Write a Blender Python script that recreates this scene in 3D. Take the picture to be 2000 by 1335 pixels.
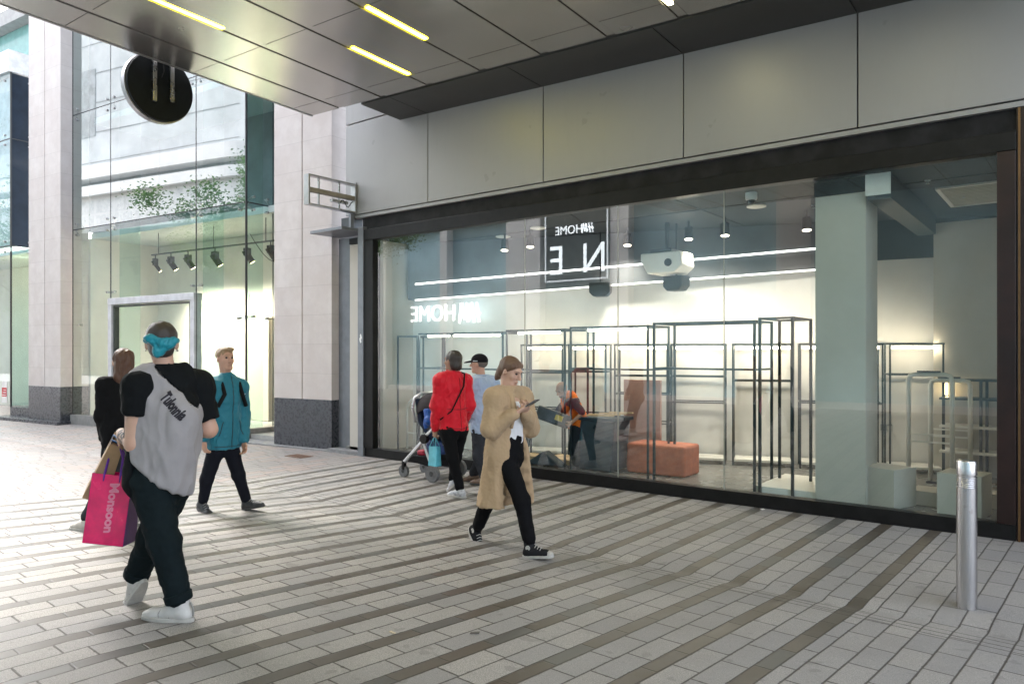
import bpy, bmesh, math, random
import numpy as np
from mathutils import Vector, Matrix, Euler
random.seed(7)
scene = bpy.context.scene
for o in list(bpy.data.objects): bpy.data.objects.remove(o)
COL = scene.collection
R = math.radians

# ------------------------------------------------------------------ camera, world, sun, exposure
cam = bpy.data.cameras.new('camera')
cam.sensor_width = 36.0
cam.lens = 36.0*1433/2000
cam.shift_y = 0.00975
cam.clip_start = 0.05
cam.clip_end = 2000
camo = bpy.data.objects.new('camera', cam)
COL.objects.link(camo)
camo.location = (0, 0, 1.6)
camo.rotation_euler = (R(90), 0, math.atan(1110/1433))
scene.camera = camo

SUN_EL, SUN_AZ = 50.0, 284.0          # azimuth clockwise from +Y
w = bpy.data.worlds.new('World')
scene.world = w
w.use_nodes = True
nt = w.node_tree
sky = nt.nodes.new('ShaderNodeTexSky')
sky.sky_type = 'NISHITA'
sky.sun_disc = False
sky.sun_elevation = R(SUN_EL)
sky.sun_rotation = R(SUN_AZ)
sky.air_density = 1.0
sky.dust_density = 3.0
sky.ozone_density = 0.5
bg = nt.nodes['Background']
bg.inputs['Strength'].default_value = 0.15
hs = nt.nodes.new('ShaderNodeHueSaturation')          # thin overcast: a paler sky
hs.inputs['Saturation'].default_value = 0.45
nt.links.new(sky.outputs[0], hs.inputs['Color'])
nt.links.new(hs.outputs[0], bg.inputs['Color'])

sl = bpy.data.lights.new('sun', 'SUN')
sl.energy = 0.35
sl.angle = R(14)
sl.color = (1.0, 0.97, 0.92)
so = bpy.data.objects.new('sun', sl)
COL.objects.link(so)
az, el = R(SUN_AZ), R(SUN_EL)
sdir = Vector((math.sin(az)*math.cos(el), math.cos(az)*math.cos(el), math.sin(el)))
so.rotation_euler = sdir.to_track_quat('Z', 'Y').to_euler()
so.location = (-30, -3, 40)

scene.view_settings.view_transform = 'Standard'
scene.view_settings.look = 'None'
scene.view_settings.exposure = 3.0
scene.view_settings.gamma = 1.0
scene.render.engine = 'CYCLES'
scene.cycles.use_denoising = True
scene.cycles.max_bounces = 10
scene.cycles.transparent_max_bounces = 24
scene.cycles.sample_clamp_indirect = 6.0
scene.cycles.caustics_reflective = False
scene.cycles.caustics_refractive = False

# ------------------------------------------------------------------ small helpers
def tag(o, label=None, cat=None, group=None, kind=None):
    if label: o['label'] = label
    if cat: o['category'] = cat
    if group: o['group'] = group
    if kind: o['kind'] = kind
    return o

def empty(name, loc, label=None, cat=None, group=None, kind=None):
    o = bpy.data.objects.new(name, None)
    o.empty_display_size = 0.1
    COL.objects.link(o)
    o.location = loc
    return tag(o, label, cat, group, kind)

def wloc(o):
    v = Vector((0, 0, 0))
    while o is not None:
        v += o.location
        o = o.parent
    return v

def link(name, me, m, parent=None, smooth=False):
    """vertices are in world metres; the mesh is moved into its parent's frame"""
    if parent is not None:
        me.transform(Matrix.Translation(-wloc(parent)))
    if m is not None:
        me.materials.append(m)
    o = bpy.data.objects.new(name, me)
    COL.objects.link(o)
    if parent is not None:
        o.parent = parent
    if smooth:
        me.polygons.foreach_set('use_smooth', [True]*len(me.polygons))
    return o

class MB:
    def __init__(s): s.v, s.f = [], []
    def add(s, vs, fs):
        b = len(s.v)
        s.v += [tuple(map(float, q)) for q in vs]
        s.f += [tuple(i+b for i in f) for f in fs]
        return s
    def box(s, x0, x1, y0, y1, z0, z1):
        return s.add([(x0,y0,z0),(x1,y0,z0),(x1,y1,z0),(x0,y1,z0),(x0,y0,z1),(x1,y0,z1),(x1,y1,z1),(x0,y1,z1)],
                     [(3,2,1,0),(4,5,6,7),(0,1,5,4),(1,2,6,5),(2,3,7,6),(3,0,4,7)])
    def fbox(s, o, ax, ay, az, a0, a1, b0, b1, c0, c1):
        """box in a frame: origin o, axes ax ay az"""
        o, ax, ay, az = (Vector(q) for q in (o, ax, ay, az))
        P = [o+ax*a+ay*b+az*c for c in (c0, c1) for a, b in ((a0,b0),(a1,b0),(a1,b1),(a0,b1))]
        fs = [(3,2,1,0),(4,5,6,7),(0,1,5,4),(1,2,6,5),(2,3,7,6),(3,0,4,7)]
        if ax.cross(ay).dot(az) < 0: fs = [f[::-1] for f in fs]
        return s.add(P, fs)
    def bar(s, p0, p1, wd, ht=None, up=(0,0,1)):
        p0, p1 = Vector(p0), Vector(p1)
        d = (p1-p0).normalized()
        up = Vector(up)
        if abs(d.dot(up)) > .95: up = Vector((0,1,0))
        sd = d.cross(up).normalized(); u = sd.cross(d)
        ht = ht or wd
        return s.fbox(p0, d, sd, u, 0, (p1-p0).length, -wd/2, wd/2, -ht/2, ht/2)
    def cyl(s, p0, p1, r0, r1=None, n=16, caps=True):
        p0, p1 = Vector(p0), Vector(p1)
        r1 = r0 if r1 is None else r1
        d = (p1-p0).normalized()
        a = d.orthogonal().normalized(); b = d.cross(a)
        vs = []
        for p, r in ((p0,r0),(p1,r1)):
            for i in range(n):
                t = 2*math.pi*i/n
                vs.append(p+a*math.cos(t)*r+b*math.sin(t)*r)
        fs = [(i,(i+1)%n,n+(i+1)%n,n+i) for i in range(n)]
        if caps: fs += [tuple(range(n))[::-1], tuple(range(n,2*n))]
        return s.add(vs, fs)
    def tube(s, pts, r, n=8, close=False):
        pts = [Vector(p) for p in pts]
        N = len(pts)
        rs = r if isinstance(r, (list, tuple)) else [r]*N
        vs, pa = [], None
        for i, p in enumerate(pts):
            if close: d = (pts[(i+1)%N]-pts[i-1]).normalized()
            else: d = (pts[min(i+1,N-1)]-pts[max(i-1,0)]).normalized()
            if pa is None: a = d.orthogonal().normalized()
            else:
                a = pa-d*pa.dot(d)
                a = a.normalized() if a.length > 1e-6 else d.orthogonal().normalized()
            pa = a; b = d.cross(a)
            for k in range(n):
                t = 2*math.pi*k/n
                vs.append(p+a*math.cos(t)*rs[i]+b*math.sin(t)*rs[i])
        fs = []
        for i in range(N if close else N-1):
            for k in range(n):
                j = (i+1)%N
                fs.append((i*n+k, i*n+(k+1)%n, j*n+(k+1)%n, j*n+k))
        if not close: fs += [tuple(range(n))[::-1], tuple(range((N-1)*n, N*n))]
        return s.add(vs, fs)
    def prism(s, o, ax, ay, az, poly, c0, c1):
        """polygon (counter-clockwise) in ax,ay extruded along az"""
        o, ax, ay, az = (Vector(q) for q in (o, ax, ay, az))
        n = len(poly)
        vs = [o+ax*p[0]+ay*p[1]+az*c for c in (c0, c1) for p in poly]
        fs = [tuple(range(n))[::-1], tuple(range(n,2*n))]+[(i,(i+1)%n,n+(i+1)%n,n+i) for i in range(n)]
        if ax.cross(ay).dot(az) < 0: fs = [f[::-1] for f in fs]
        return s.add(vs, fs)
    def lathe(s, c, ax, prof, n=24):
        """profile [(h, r)] about axis ax at c"""
        c, ax = Vector(c), Vector(ax).normalized()
        a = ax.orthogonal().normalized(); b = ax.cross(a)
        vs = [c+ax*h+(a*math.cos(2*math.pi*k/n)+b*math.sin(2*math.pi*k/n))*r for h, r in prof for k in range(n)]
        fs = [(i*n+k, i*n+(k+1)%n, (i+1)*n+(k+1)%n, (i+1)*n+k) for i in range(len(prof)-1) for k in range(n)]
        fs += [tuple(range(n))[::-1], tuple(range((len(prof)-1)*n, len(prof)*n))]
        return s.add(vs, fs)
    def ball(s, c, rx, ry=None, rz=None, n=12):
        ry = ry or rx; rz = rz or rx
        prof = []
        for i in range(1, n//2):
            t = math.pi*i/(n//2)
            prof.append((-math.cos(t), math.sin(t)))
        vs = [(c[0]+rx*r*math.cos(2*math.pi*k/n), c[1]+ry*r*math.sin(2*math.pi*k/n), c[2]+rz*h) for h, r in prof for k in range(n)]
        m = len(prof)
        vs += [(c[0],c[1],c[2]-rz), (c[0],c[1],c[2]+rz)]
        fs = [(i*n+k, i*n+(k+1)%n, (i+1)*n+(k+1)%n, (i+1)*n+k) for i in range(m-1) for k in range(n)]
        fs += [(m*n, (k+1)%n, k) for k in range(n)]+[(m*n+1, (m-1)*n+k, (m-1)*n+(k+1)%n) for k in range(n)]
        return s.add(vs, fs)
    def mesh(s, name='mesh'):
        me = bpy.data.meshes.new(name)
        me.from_pydata(s.v, [], s.f)
        me.update()
        return me
    def build(s, name, m, parent=None, smooth=False, bevel=0, angle=None):
        o = link(name, s.mesh(name), m, parent, smooth)
        if bevel:
            b = o.modifiers.new('bevel', 'BEVEL'); b.width = bevel; b.segments = 2; b.limit_method = 'ANGLE'; b.angle_limit = R(40)
        if angle:
            o.data.polygons.foreach_set('use_smooth', [True]*len(o.data.polygons))
            o.data.set_sharp_from_angle(angle=R(angle))
        return o

# ------------------------------------------------------------------ node helpers
class NT:
    def __init__(s, name):
        s.m = bpy.data.materials.new(name)
        s.m.use_nodes = True
        s.t = s.m.node_tree
        s.n, s.l = s.t.nodes, s.t.links
        s.b = s.n['Principled BSDF']
        s.out = s.n['Material Output']
    def set(s, sock, v):
        if isinstance(v, bpy.types.NodeSocket): s.l.new(v, sock)
        elif isinstance(v, (tuple, list)) and len(v) == 3 and sock.type == 'RGBA': sock.default_value = (*v, 1)
        else: sock.default_value = v
    def math(s, op, a, b=0.0, c=0.0):
        n = s.n.new('ShaderNodeMath'); n.operation = op
        for i, v in enumerate((a, b, c)): s.set(n.inputs[i], v)
        return n.outputs[0]
    def mix(s, f, a, b, mode='MIX'):
        n = s.n.new('ShaderNodeMix'); n.data_type = 'RGBA'; n.blend_type = mode
        s.set(n.inputs[0], f); s.set(n.inputs[6], a); s.set(n.inputs[7], b)
        return n.outputs[2]
    def fmix(s, f, a, b):
        n = s.n.new('ShaderNodeMix'); n.data_type = 'FLOAT'
        s.set(n.inputs[0], f); s.set(n.inputs[2], a); s.set(n.inputs[3], b)
        return n.outputs[0]
    def pos(s):
        return s.n.new('ShaderNodeNewGeometry').outputs['Position']
    def xyz(s, v):
        n = s.n.new('ShaderNodeSeparateXYZ'); s.l.new(v, n.inputs[0]); return n.outputs
    def vec(s, x, y, z):
        n = s.n.new('ShaderNodeCombineXYZ')
        for i, v in enumerate((x, y, z)): s.set(n.inputs[i], v)
        return n.outputs[0]
    def noise(s, scale, detail=3, rough=.55, vec=None, out=0, dist=0):
        n = s.n.new('ShaderNodeTexNoise')
        n.inputs['Scale'].default_value = scale; n.inputs['Detail'].default_value = detail
        n.inputs['Roughness'].default_value = rough; n.inputs['Distortion'].default_value = dist
        s.l.new(vec if vec is not None else s.pos(), n.inputs['Vector'])
        return n.outputs[out]
    def white(s, v):
        n = s.n.new('ShaderNodeTexWhiteNoise'); n.noise_dimensions = '3D'
        s.l.new(v, n.inputs['Vector']); return n.outputs
    def ramp(s, f, stops):
        n = s.n.new('ShaderNodeValToRGB'); s.set(n.inputs[0], f)
        e = n.color_ramp.elements
        while len(e) < len(stops): e.new(.5)
        for q, (p, c) in zip(e, stops):
            q.position = p; q.color = (*c, 1) if isinstance(c, (tuple, list)) else (c, c, c, 1)
        return n.outputs[0]
    def step(s, a, lo, hi):
        n = s.n.new('ShaderNodeMapRange'); n.interpolation_type = 'SMOOTHSTEP'
        s.set(n.inputs[0], a); n.inputs[1].default_value = lo; n.inputs[2].default_value = hi
        return n.outputs[0]
    def bump(s, h, strength=.3, dist=.01):
        n = s.n.new('ShaderNodeBump'); n.inputs['Strength'].default_value = strength; n.inputs['Distance'].default_value = dist
        s.set(n.inputs['Height'], h); s.l.new(n.outputs[0], s.b.inputs['Normal'])
    def p(s, **k):
        names = dict(col='Base Color', rough='Roughness', metal='Metallic', spec='Specular IOR Level', emit='Emission Color', es='Emission Strength', coat='Coat Weight', alpha='Alpha')
        for a, v in k.items(): s.set(s.b.inputs[names[a]], v)
        return s

def mat(name, col, rough=.5, metal=0.0, var=.12, scale=6.0, bump=0.0, bscale=120.0, spec=.5, coat=0.0, detail=4):
    """plain material with low-frequency wear and optional fine bump"""
    t = NT(name)
    c = tuple(col)
    f = t.noise(scale, detail, .6)
    lo = tuple(x*(1-var) for x in c); hi = tuple(min(1, x*(1+var)) for x in c)
    t.p(col=t.mix(t.step(f, .3, .7), lo, hi), rough=t.fmix(f, max(0, rough-.08), min(1, rough+.08)), metal=metal, spec=spec, coat=coat)
    if bump: t.bump(t.noise(bscale, 3, .6), bump, .004)
    return t.m

def emit(name, col, strength):
    t = NT(name)
    t.p(col=(.8,.8,.8), emit=col, es=strength, rough=.4)
    return t.m

def glass(name, tint=(.85,.95,.91), f0=.09, wob=0.0):
    t = NT(name)
    t.n.remove(t.b)
    tr = t.n.new('ShaderNodeBsdfTransparent'); tr.inputs[0].default_value = (*tint, 1)
    gl = t.n.new('ShaderNodeBsdfGlossy'); gl.inputs['Roughness'].default_value = 0.0
    geo = t.n.new('ShaderNodeNewGeometry')
    dp = t.n.new('ShaderNodeVectorMath'); dp.operation = 'DOT_PRODUCT'
    t.l.new(geo.outputs['Normal'], dp.inputs[0]); t.l.new(geo.outputs['Incoming'], dp.inputs[1])
    g = t.math('SUBTRACT', 1.0, t.math('ABSOLUTE', dp.outputs['Value']))
    fac = t.math('ADD', f0, t.math('MULTIPLY', t.math('POWER', g, 5.0), 1-f0))      # Schlick, same from both sides
    if wob:
        b = t.n.new('ShaderNodeBump'); b.inputs['Strength'].default_value = wob; b.inputs['Distance'].default_value = .02
        t.l.new(t.noise(.8, 1, .4), b.inputs['Height']); t.l.new(b.outputs[0], gl.inputs['Normal'])
    mx = t.n.new('ShaderNodeMixShader')
    t.l.new(fac, mx.inputs[0]); t.l.new(tr.outputs[0], mx.inputs[1]); t.l.new(gl.outputs[0], mx.inputs[2])
    t.l.new(mx.outputs[0], t.out.inputs[0])
    return t.m
# ------------------------------------------------------------------ paving material
def paving_mat():
    t = NT('granite_paving')
    P = t.xyz(t.pos())
    X, Y = P[0], P[1]
    wob = t.math('MULTIPLY', t.math('SUBTRACT', t.noise(1.7, 2), .5), .010)
    xr = t.math('ADD', t.math('SUBTRACT', X, t.math('MULTIPLY', t.math('SUBTRACT', Y, 7.4), .058)), wob)
    yr = t.math('ADD', Y, t.math('MULTIPLY', X, .058))
    # striped field
    a = t.math('DIVIDE', t.math('ADD', xr, 1.0775), .395)
    k = t.math('FLOOR', a)
    f = t.math('MULTIPLY', t.math('FRACT', a), .395)
    isS = t.math('LESS_THAN', f, .095)
    c2 = t.math('GREATER_THAN', f, .245)
    idS = t.math('ADD', t.math('MULTIPLY', k, 3.0), t.math('ADD', t.math('GREATER_THAN', f, .095), c2))
    e = t.math('MINIMUM', f, t.math('SUBTRACT', .395, f))
    e = t.math('MINIMUM', e, t.math('ABSOLUTE', t.math('SUBTRACT', f, .095)))
    eS = t.math('MINIMUM', e, t.math('ABSOLUTE', t.math('SUBTRACT', f, .245)))
    # plain field
    b = t.math('DIVIDE', xr, .15)
    fb = t.math('MULTIPLY', t.math('FRACT', b), .15)
    eP = t.math('MINIMUM', fb, t.math('SUBTRACT', .15, fb))
    idP = t.math('ADD', t.math('FLOOR', b), 1000.0)
    inF = t.math('MULTIPLY', t.math('LESS_THAN', xr, -.98), t.math('GREATER_THAN', xr, -8.36))
    idc = t.fmix(inF, idP, idS)
    edge = t.fmix(inF, eP, eS)
    strp = t.math('MULTIPLY', isS, inF)
    L = .33
    off = t.white(t.vec(idc, 3.3, 1.7))[0]
    q = t.math('ADD', t.math('DIVIDE', yr, L), t.math('MULTIPLY', off, 7.0))
    br = t.math('FLOOR', q)
    fq = t.math('MULTIPLY', t.math('FRACT', q), L)
    eq = t.math('MINIMUM', fq, t.math('SUBTRACT', L, fq))
    d = t.math('MINIMUM', edge, eq)
    # drainage channel: three thin cut courses
    for yc in (5.06, 5.13, 5.21):
        d = t.math('MINIMUM', d, t.math('ABSOLUTE', t.math('SUBTRACT', yr, t.math('ADD', yc-.25, t.math('MULTIPLY', wob, .6)))))
    d = t.math('SUBTRACT', d, t.math('MULTIPLY', t.step(t.noise(26, 3, .7), .52, .75), .0045))
    joint = t.math('SUBTRACT', 1.0, t.step(d, .0026, .0070))
    rnd = t.white(t.vec(idc, br, 5.1))
    r1 = rnd[0]
    rc = t.xyz(rnd[1])
    spk = t.noise(190, 3, .85)
    spk2 = t.noise(120, 3, .7)
    g = t.mix(t.step(spk, .36, .66), (.165,.152,.138), (.48,.445,.40))
    g = t.mix(t.math('MULTIPLY', spk2, .5), g, (.31,.31,.32))
    g = t.mix(t.math('MULTIPLY', r1, .5), g, (.18,.18,.19))
    # warm stones beyond the striped field
    left = t.math('LESS_THAN', xr, -8.36)
    warm = t.math('MULTIPLY', left, t.math('GREATER_THAN', rc[0], .72))
    g = t.mix(t.math('MULTIPLY', warm, .55), g, (.42,.30,.24))
    g = t.mix(t.math('MULTIPLY', left, .45), g, (.22,.20,.195))  # whole left field also darkened in colour to offset the strong sky light
    s1 = t.mix(rc[1], (.054,.043,.032), (.085,.072,.056))
    s1 = t.mix(t.math('MULTIPLY', t.math('GREATER_THAN', rc[2], .72), .8), s1, (.078,.083,.08))
    s1 = t.mix(t.math('MULTIPLY', spk, .25), s1, (.17,.155,.135))
    col = t.mix(strp, g, s1)
    dirt = t.noise(.9, 5, .6)
    col = t.mix(t.math('MULTIPLY', t.step(dirt, .42, .75), .42), col, (.17,.16,.15))
    spot = t.step(t.noise(7, 2, .5), .66, .70)
    col = t.mix(t.math('MULTIPLY', spot, .35), col, (.12,.115,.11))
    col = t.mix(t.math('MULTIPLY', joint, .9), col, (.045,.038,.032))
    t.p(col=col, rough=t.fmix(strp, .62, .42), spec=.4)
    h = t.math('SUBTRACT', t.math('ADD', t.math('MULTIPLY', spk, .12), t.math('MULTIPLY', r1, .25)), joint)
    t.bump(h, .5, .006)
    return t.m

def ground_z(y):
    a = .021*(y-5.15) if y > 5.15 else .052*(5.15-y)
    s = .03
    a = math.sqrt(a*a+s*s*.02)-s*.14            # soften the valley
    d = abs(y-5.14)
    dip = -.013*max(0.0, 1-d/.16)                # dished drainage channel
    return -.045+min(a, .17)+dip

M = {}
M['paving'] = paving_mat()
def stone_mat():
    t = NT('limestone')
    P = t.xyz(t.pos())
    z = t.math('DIVIDE', t.math('SUBTRACT', P[2], 4.62), .482)
    fz = t.math('MULTIPLY', t.math('FRACT', z), .482)
    e = t.math('MINIMUM', fz, t.math('SUBTRACT', .482, fz))
    j = t.math('SUBTRACT', 1.0, t.step(e, .0025, .005))
    r = t.white(t.vec(t.math('FLOOR', z), t.math('FLOOR', t.math('MULTIPLY', P[0], 1.45)), 1.0))[0]
    n = t.noise(3.5, 6, .65)
    v = t.vec(t.math('MULTIPLY', P[0], 2.0), P[1], t.math('MULTIPLY', P[2], .7))
    st = t.noise(2.2, 4, .6, vec=v)
    c = t.mix(t.step(n, .3, .75), (.53,.475,.445), (.61,.56,.53))
    c = t.mix(t.math('MULTIPLY', r, .35), c, (.50,.43,.405))
    c = t.mix(t.math('MULTIPLY', t.step(st, .55, .85), .22), c, (.40,.35,.32))
    c = t.mix(t.math('MULTIPLY', j, .45), c, (.33,.29,.27))
    t.p(col=c, rough=.72, spec=.3)
    t.bump(t.math('SUBTRACT', t.math('MULTIPLY', t.noise(60, 4, .7), .25), j), .25, .006)
    return t.m
M['stone'] = stone_mat()
M['plinth'] = mat('dark_granite', (.052,.055,.064), .28, var=.25, scale=22, bump=.05)
M['ledge'] = mat('ledge_stone', (.20,.20,.205), .6, var=.2, scale=14)
def panel_mat():
    t = NT('grey_metal_panel')
    P = t.xyz(t.pos())
    v = t.vec(t.math('MULTIPLY', P[0], 3.0), P[1], t.math('MULTIPLY', P[2], .5))
    n = t.noise(1.2, 4, .6); st = t.step(t.noise(2.5, 5, .65, vec=v), .52, .8); sm = t.step(t.noise(5, 2, .5), .72, .78)
    c = t.mix(n, (.275,.27,.27), (.32,.315,.31))
    c = t.mix(t.math('MULTIPLY', st, .16), c, (.22,.21,.20))
    c = t.mix(t.math('MULTIPLY', sm, .25), c, (.15,.145,.14))
    t.p(col=c, rough=t.fmix(n, .38, .52), metal=.3)
    t.bump(t.noise(.9, 2, .5), .06, .05)
    return t.m
M['panel'] = panel_mat()
def soffit_mat():
    t = NT('brushed_soffit_metal')
    P = t.xyz(t.pos())
    v = t.vec(t.math('MULTIPLY', P[0], .9), t.math('MULTIPLY', P[1], 1.0), P[2])
    n = t.noise(1.1, 2, .5, vec=v)
    wv = t.noise(.55, 2, .5, vec=v)
    t.p(col=t.mix(n, (.42,.40,.385), (.54,.515,.49)), rough=t.fmix(t.noise(2.0, 3), .20, .30), metal=.85)
    t.bump(wv, .10, .12)
    return t.m
M['soffit'] = soffit_mat()
M['seam'] = mat('seam_black', (.012,.011,.010), .8)
M['strip_dark'] = mat('dark_metal_lining', (.05,.05,.048), .5, metal=.3, var=.08, scale=3)
M['frame'] = mat('black_frame', (.008,.0075,.0075), .42, var=.3, scale=9, bump=.03, spec=.22)
M['frame_edge'] = mat('worn_frame_edge', (.10,.10,.11), .35, metal=.4, var=.2)
M['bronze'] = mat('dark_red_bronze', (.017,.006,.0045), .34, metal=.2, var=.3, scale=5)
M['steel'] = mat('steel_fitting', (.42,.42,.43), .28, metal=1.0, var=.15)
M['darksteel'] = mat('dark_steel', (.055,.06,.066), .4, metal=.6, var=.2)
M['greymetal'] = mat('grey_painted_metal', (.19,.20,.22), .4, metal=.3, var=.1)
M['glass'] = glass('shop_glass', (.86,.945,.935), .145)
M['glassL'] = glass('green_tint_glass', (.82,.94,.92), .18, .03)
M['glassU'] = glass('coated_upper_glass', (.62,.80,.79), .42, .03)
M['fin'] = glass('glass_fin', (.86,.95,.93), .05)
M['gasket'] = mat('black_gasket', (.025,.028,.03), .5)

# ------------------------------------------------------------------ ground (one sheet)
mb = MB()
ys = [-400,-60,-20,-8,-4,-2,0,.5,1,1.6,2.2,2.8,3.4,4.0,4.5,4.8,4.9,4.98,5.02,5.06,5.1,5.14,5.18,5.22,5.26,5.3,5.36,5.5,5.8,6.4,7.0,7.6,8.2,12,60,400]
xs = [-400,-120,-60,-30,-20]+[-16+2*i for i in range(14)]+[20,60,400]
vs = [(x, y, ground_z(y)) for y in ys for x in xs]
nx = len(xs)
fs = [(j*nx+i, j*nx+i+1, (j+1)*nx+i+1, (j+1)*nx+i) for j in range(len(ys)-1) for i in range(nx-1)]
mb.add(vs, fs)
tag(mb.build('pavement', M['paving'], smooth=True), kind='structure')

# ------------------------------------------------------------------ shopfront frame and glass (wall plane Y = 7.55)
WY = 7.55
XL, XR = -8.478, -.564
ZB, ZT = .137, 3.306
sf = empty('shopfront', (-4.5, WY, 0), 'long black framed glass shopfront with an empty shop behind it', 'shopfront')
MB().box(XL-.33, XR+.134, WY-.035, WY+.10, -.03, ZB).build('base_rail', M['frame'], sf, bevel=.004)
MB().box(XL-.33, XR+.134, WY-.06, WY+.09, ZT, 3.47).build('header_rail', M['frame'], sf, bevel=.004)
MB().box(XL-.30, XR+.134, WY+.012, WY+.09, 3.4722, 3.665).box(XL-.30, XR+.134, WY-.01, WY+.03, 3.46, 3.4715).build('fascia_band', mat('scuffed_black_fascia', (.014,.0135,.0145), .6, var=.5, scale=5, bump=.1, bscale=40, spec=.2), sf)
MB().box(XL-.42, XR+.6, WY-.045, WY+.03, 3.667, 3.712).build('trim_strip', M['panel'], sf)
MB().box(XR, XR+.134, WY-.06, WY+.10, ZB+.002, ZT-.002).build('jamb', M['bronze'], sf, bevel=.004)
MB().box(XL-.20, XL, WY-.055, WY+.10, ZB+.002, ZT-.002).build('jamb', M['frame'], sf, bevel=.004)
MB().box(XL-.325, XL-.2, WY-.07, WY+.10, -.03, 3.52).build('jamb', M['greymetal'], sf, bevel=.004)
xs_ = [XL, -5.64, -4.279, -2.996, XR]
for i in range(4):
    g = .004
    MB().add([(xs_[i]+g, WY, ZB-.02),(xs_[i+1]-g, WY, ZB-.02),(xs_[i+1]-g, WY, ZT+.02),(xs_[i]+g, WY, ZT+.02)], [(0,1,2,3)]).build('glass_pane', M['glass'], sf)
for x in xs_[1:4]:
    MB().box(x-.004, x+.004, WY-.004, WY+.008, ZB, ZT).build('silicone_joint', mat('pale_silicone', (.30,.31,.27), .4), sf)
# small chips and a torn sticker on the left jamb
random.seed(3)
m = MB()
pz = [(0,-.075),(.02,-.06),(.012,-.02),(.03,.0),(.022,.035),(.006,.07),(-.012,.05),(-.008,.015),(-.026,-.005),(-.018,-.045)]
m.prism((-8.735, WY-.07, 1.81), (1,0,0), (0,0,1), (0,-1,0), pz, 0, .002)
m.build('torn_sticker', mat('white_paper', (.8,.8,.78), .8), sf)

# grey panelled wall above the shopfront
pw = empty('panelled_wall', (-4.5, WY, 3.7), 'grey metal panel wall above the black shop header', 'wall')
px = [-9.12, -7.325, -5.319, -3.439, -1.67, .2, 2.1, 4.0, 6.0, 8.0]
for i in range(len(px)-1):
    m = MB().box(px[i]+.007, px[i+1]-.007, WY-.045, WY, 3.728, 5.13)
    if i < 1: m.box(px[i]+.007, px[i+1]-.007, WY-.045, WY, 5.15, 6.4)
    m.build('panel', M['panel'], pw, bevel=.004)
MB().box(-9.1, 8, WY+.001, WY+.3, 3.714, 8.0).build('backing', M['seam'], pw)
MB().box(XR+.137, 8, WY-.03, WY+.5, -.03, 3.664).build('bronze_pier', M['bronze'], pw)
MB().box(XR+.15, XR+.165, WY-.05, WY-.031, -.03, 3.66).build('edge_strip', mat('brass_strip', (.16,.09,.04), .35, metal=.7), pw)

# recess between pier and shopfront
rc = empty('recess_panel', (-9.1, WY+.3, 0), 'dark grey metal panel in the recess beside the stone pier', 'panel')
MB().box(-9.56, XL-.327, WY+.18, WY+.24, -.03, 3.44).build('panel', M['greymetal'], rc)
MB().box(-9.56, XL-.327, WY-.06, WY+.18, -.03, .055).build('step', M['ledge'], rc)
MB().box(-9.58, XL-.33, WY-.37, WY+.24, 3.455, 3.50).build('canopy_plate', M['greymetal'], rc, bevel=.004)
MB().box(-9.3, -9.0, WY+.02, WY+.2, 3.502, 3.72).build('box', M['darksteel'], rc)

# ------------------------------------------------------------------ bridge canopy
S0 = Vector((-7.89, 7.55, 5.01))
def sz(x, y): return 5.01-.031*(x+7.89)-.042*(y-7.55)
br = empty('canopy', (-3, 1, 5.1), 'wide bridge soffit of brushed metal panels over the pavement', 'canopy')
chan = [-8.28-.0, -7.41, -6.55, -5.66, -4.76, -3.90, -3.09, -2.2, -1.33, -.46]
cw = .052
ysm = [-3.9, -2.6, -1.1, .4, 1.9, 3.4, 4.9, 6.4, 6.745]
xe = [-8.93]
edges = []
prev = -8.93
for c in chan:
    edges.append((prev, c-cw)); edges.append((c-cw, c+cw)); prev = c+cw
RX = .3  # unseen right and back ends cut short so sky light gets underneath
edges.append((prev, RX))
m, bk = MB(), MB()
g = .006
for i, (a, b) in enumerate(edges):
    ch = i % 2 == 1
    yy = [-3.9, 6.745] if ch else ysm
    off = 0.0
    if not ch and i % 4 == 2: off = 0
    for j in range(len(yy)-1):
        y0, y1 = yy[j]+(0 if ch else g*.7), yy[j+1]-(0 if ch else g*.7)
        x0, x1 = a+g, b-g
        lift = .010 if ch else 0
        q = [(x0,y0),(x1,y0),(x1,y1),(x0,y1)]
        vs = [(x, y, sz(x,y)+lift) for x, y in q]+[(x, y, sz(x,y)+.03) for x, y in q]
        m.add(vs, [(3,2,1,0)[::1],(4,5,6,7),(0,1,5,4),(1,2,6,5),(2,3,7,6),(3,0,4,7)])
m.build('soffit_panels', M['soffit'], br)
q = [(-8.92,-3.9),(RX,-3.9),(RX,6.74),(-8.92,6.74)]
bk.add([(x,y,sz(x,y)+.032) for x,y in q]+[(x,y,sz(x,y)+2.4) for x,y in q], [(3,2,1,0),(4,5,6,7),(0,1,5,4),(1,2,6,5),(2,3,7,6),(3,0,4,7)])
bk.build('deck', M['seam'], br)
q = [(-8.975,-3.9),(-8.935,-3.9),(-8.935,6.75),(-8.975,6.75)]
MB().add([(x,y,sz(x,y)-.006) for x,y in q]+[(x,y,sz(x,y)+2.4) for x,y in q], [(3,2,1,0),(4,5,6,7),(0,1,5,4),(1,2,6,5),(2,3,7,6),(3,0,4,7)]).build('fascia', M['panel'], br)
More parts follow.
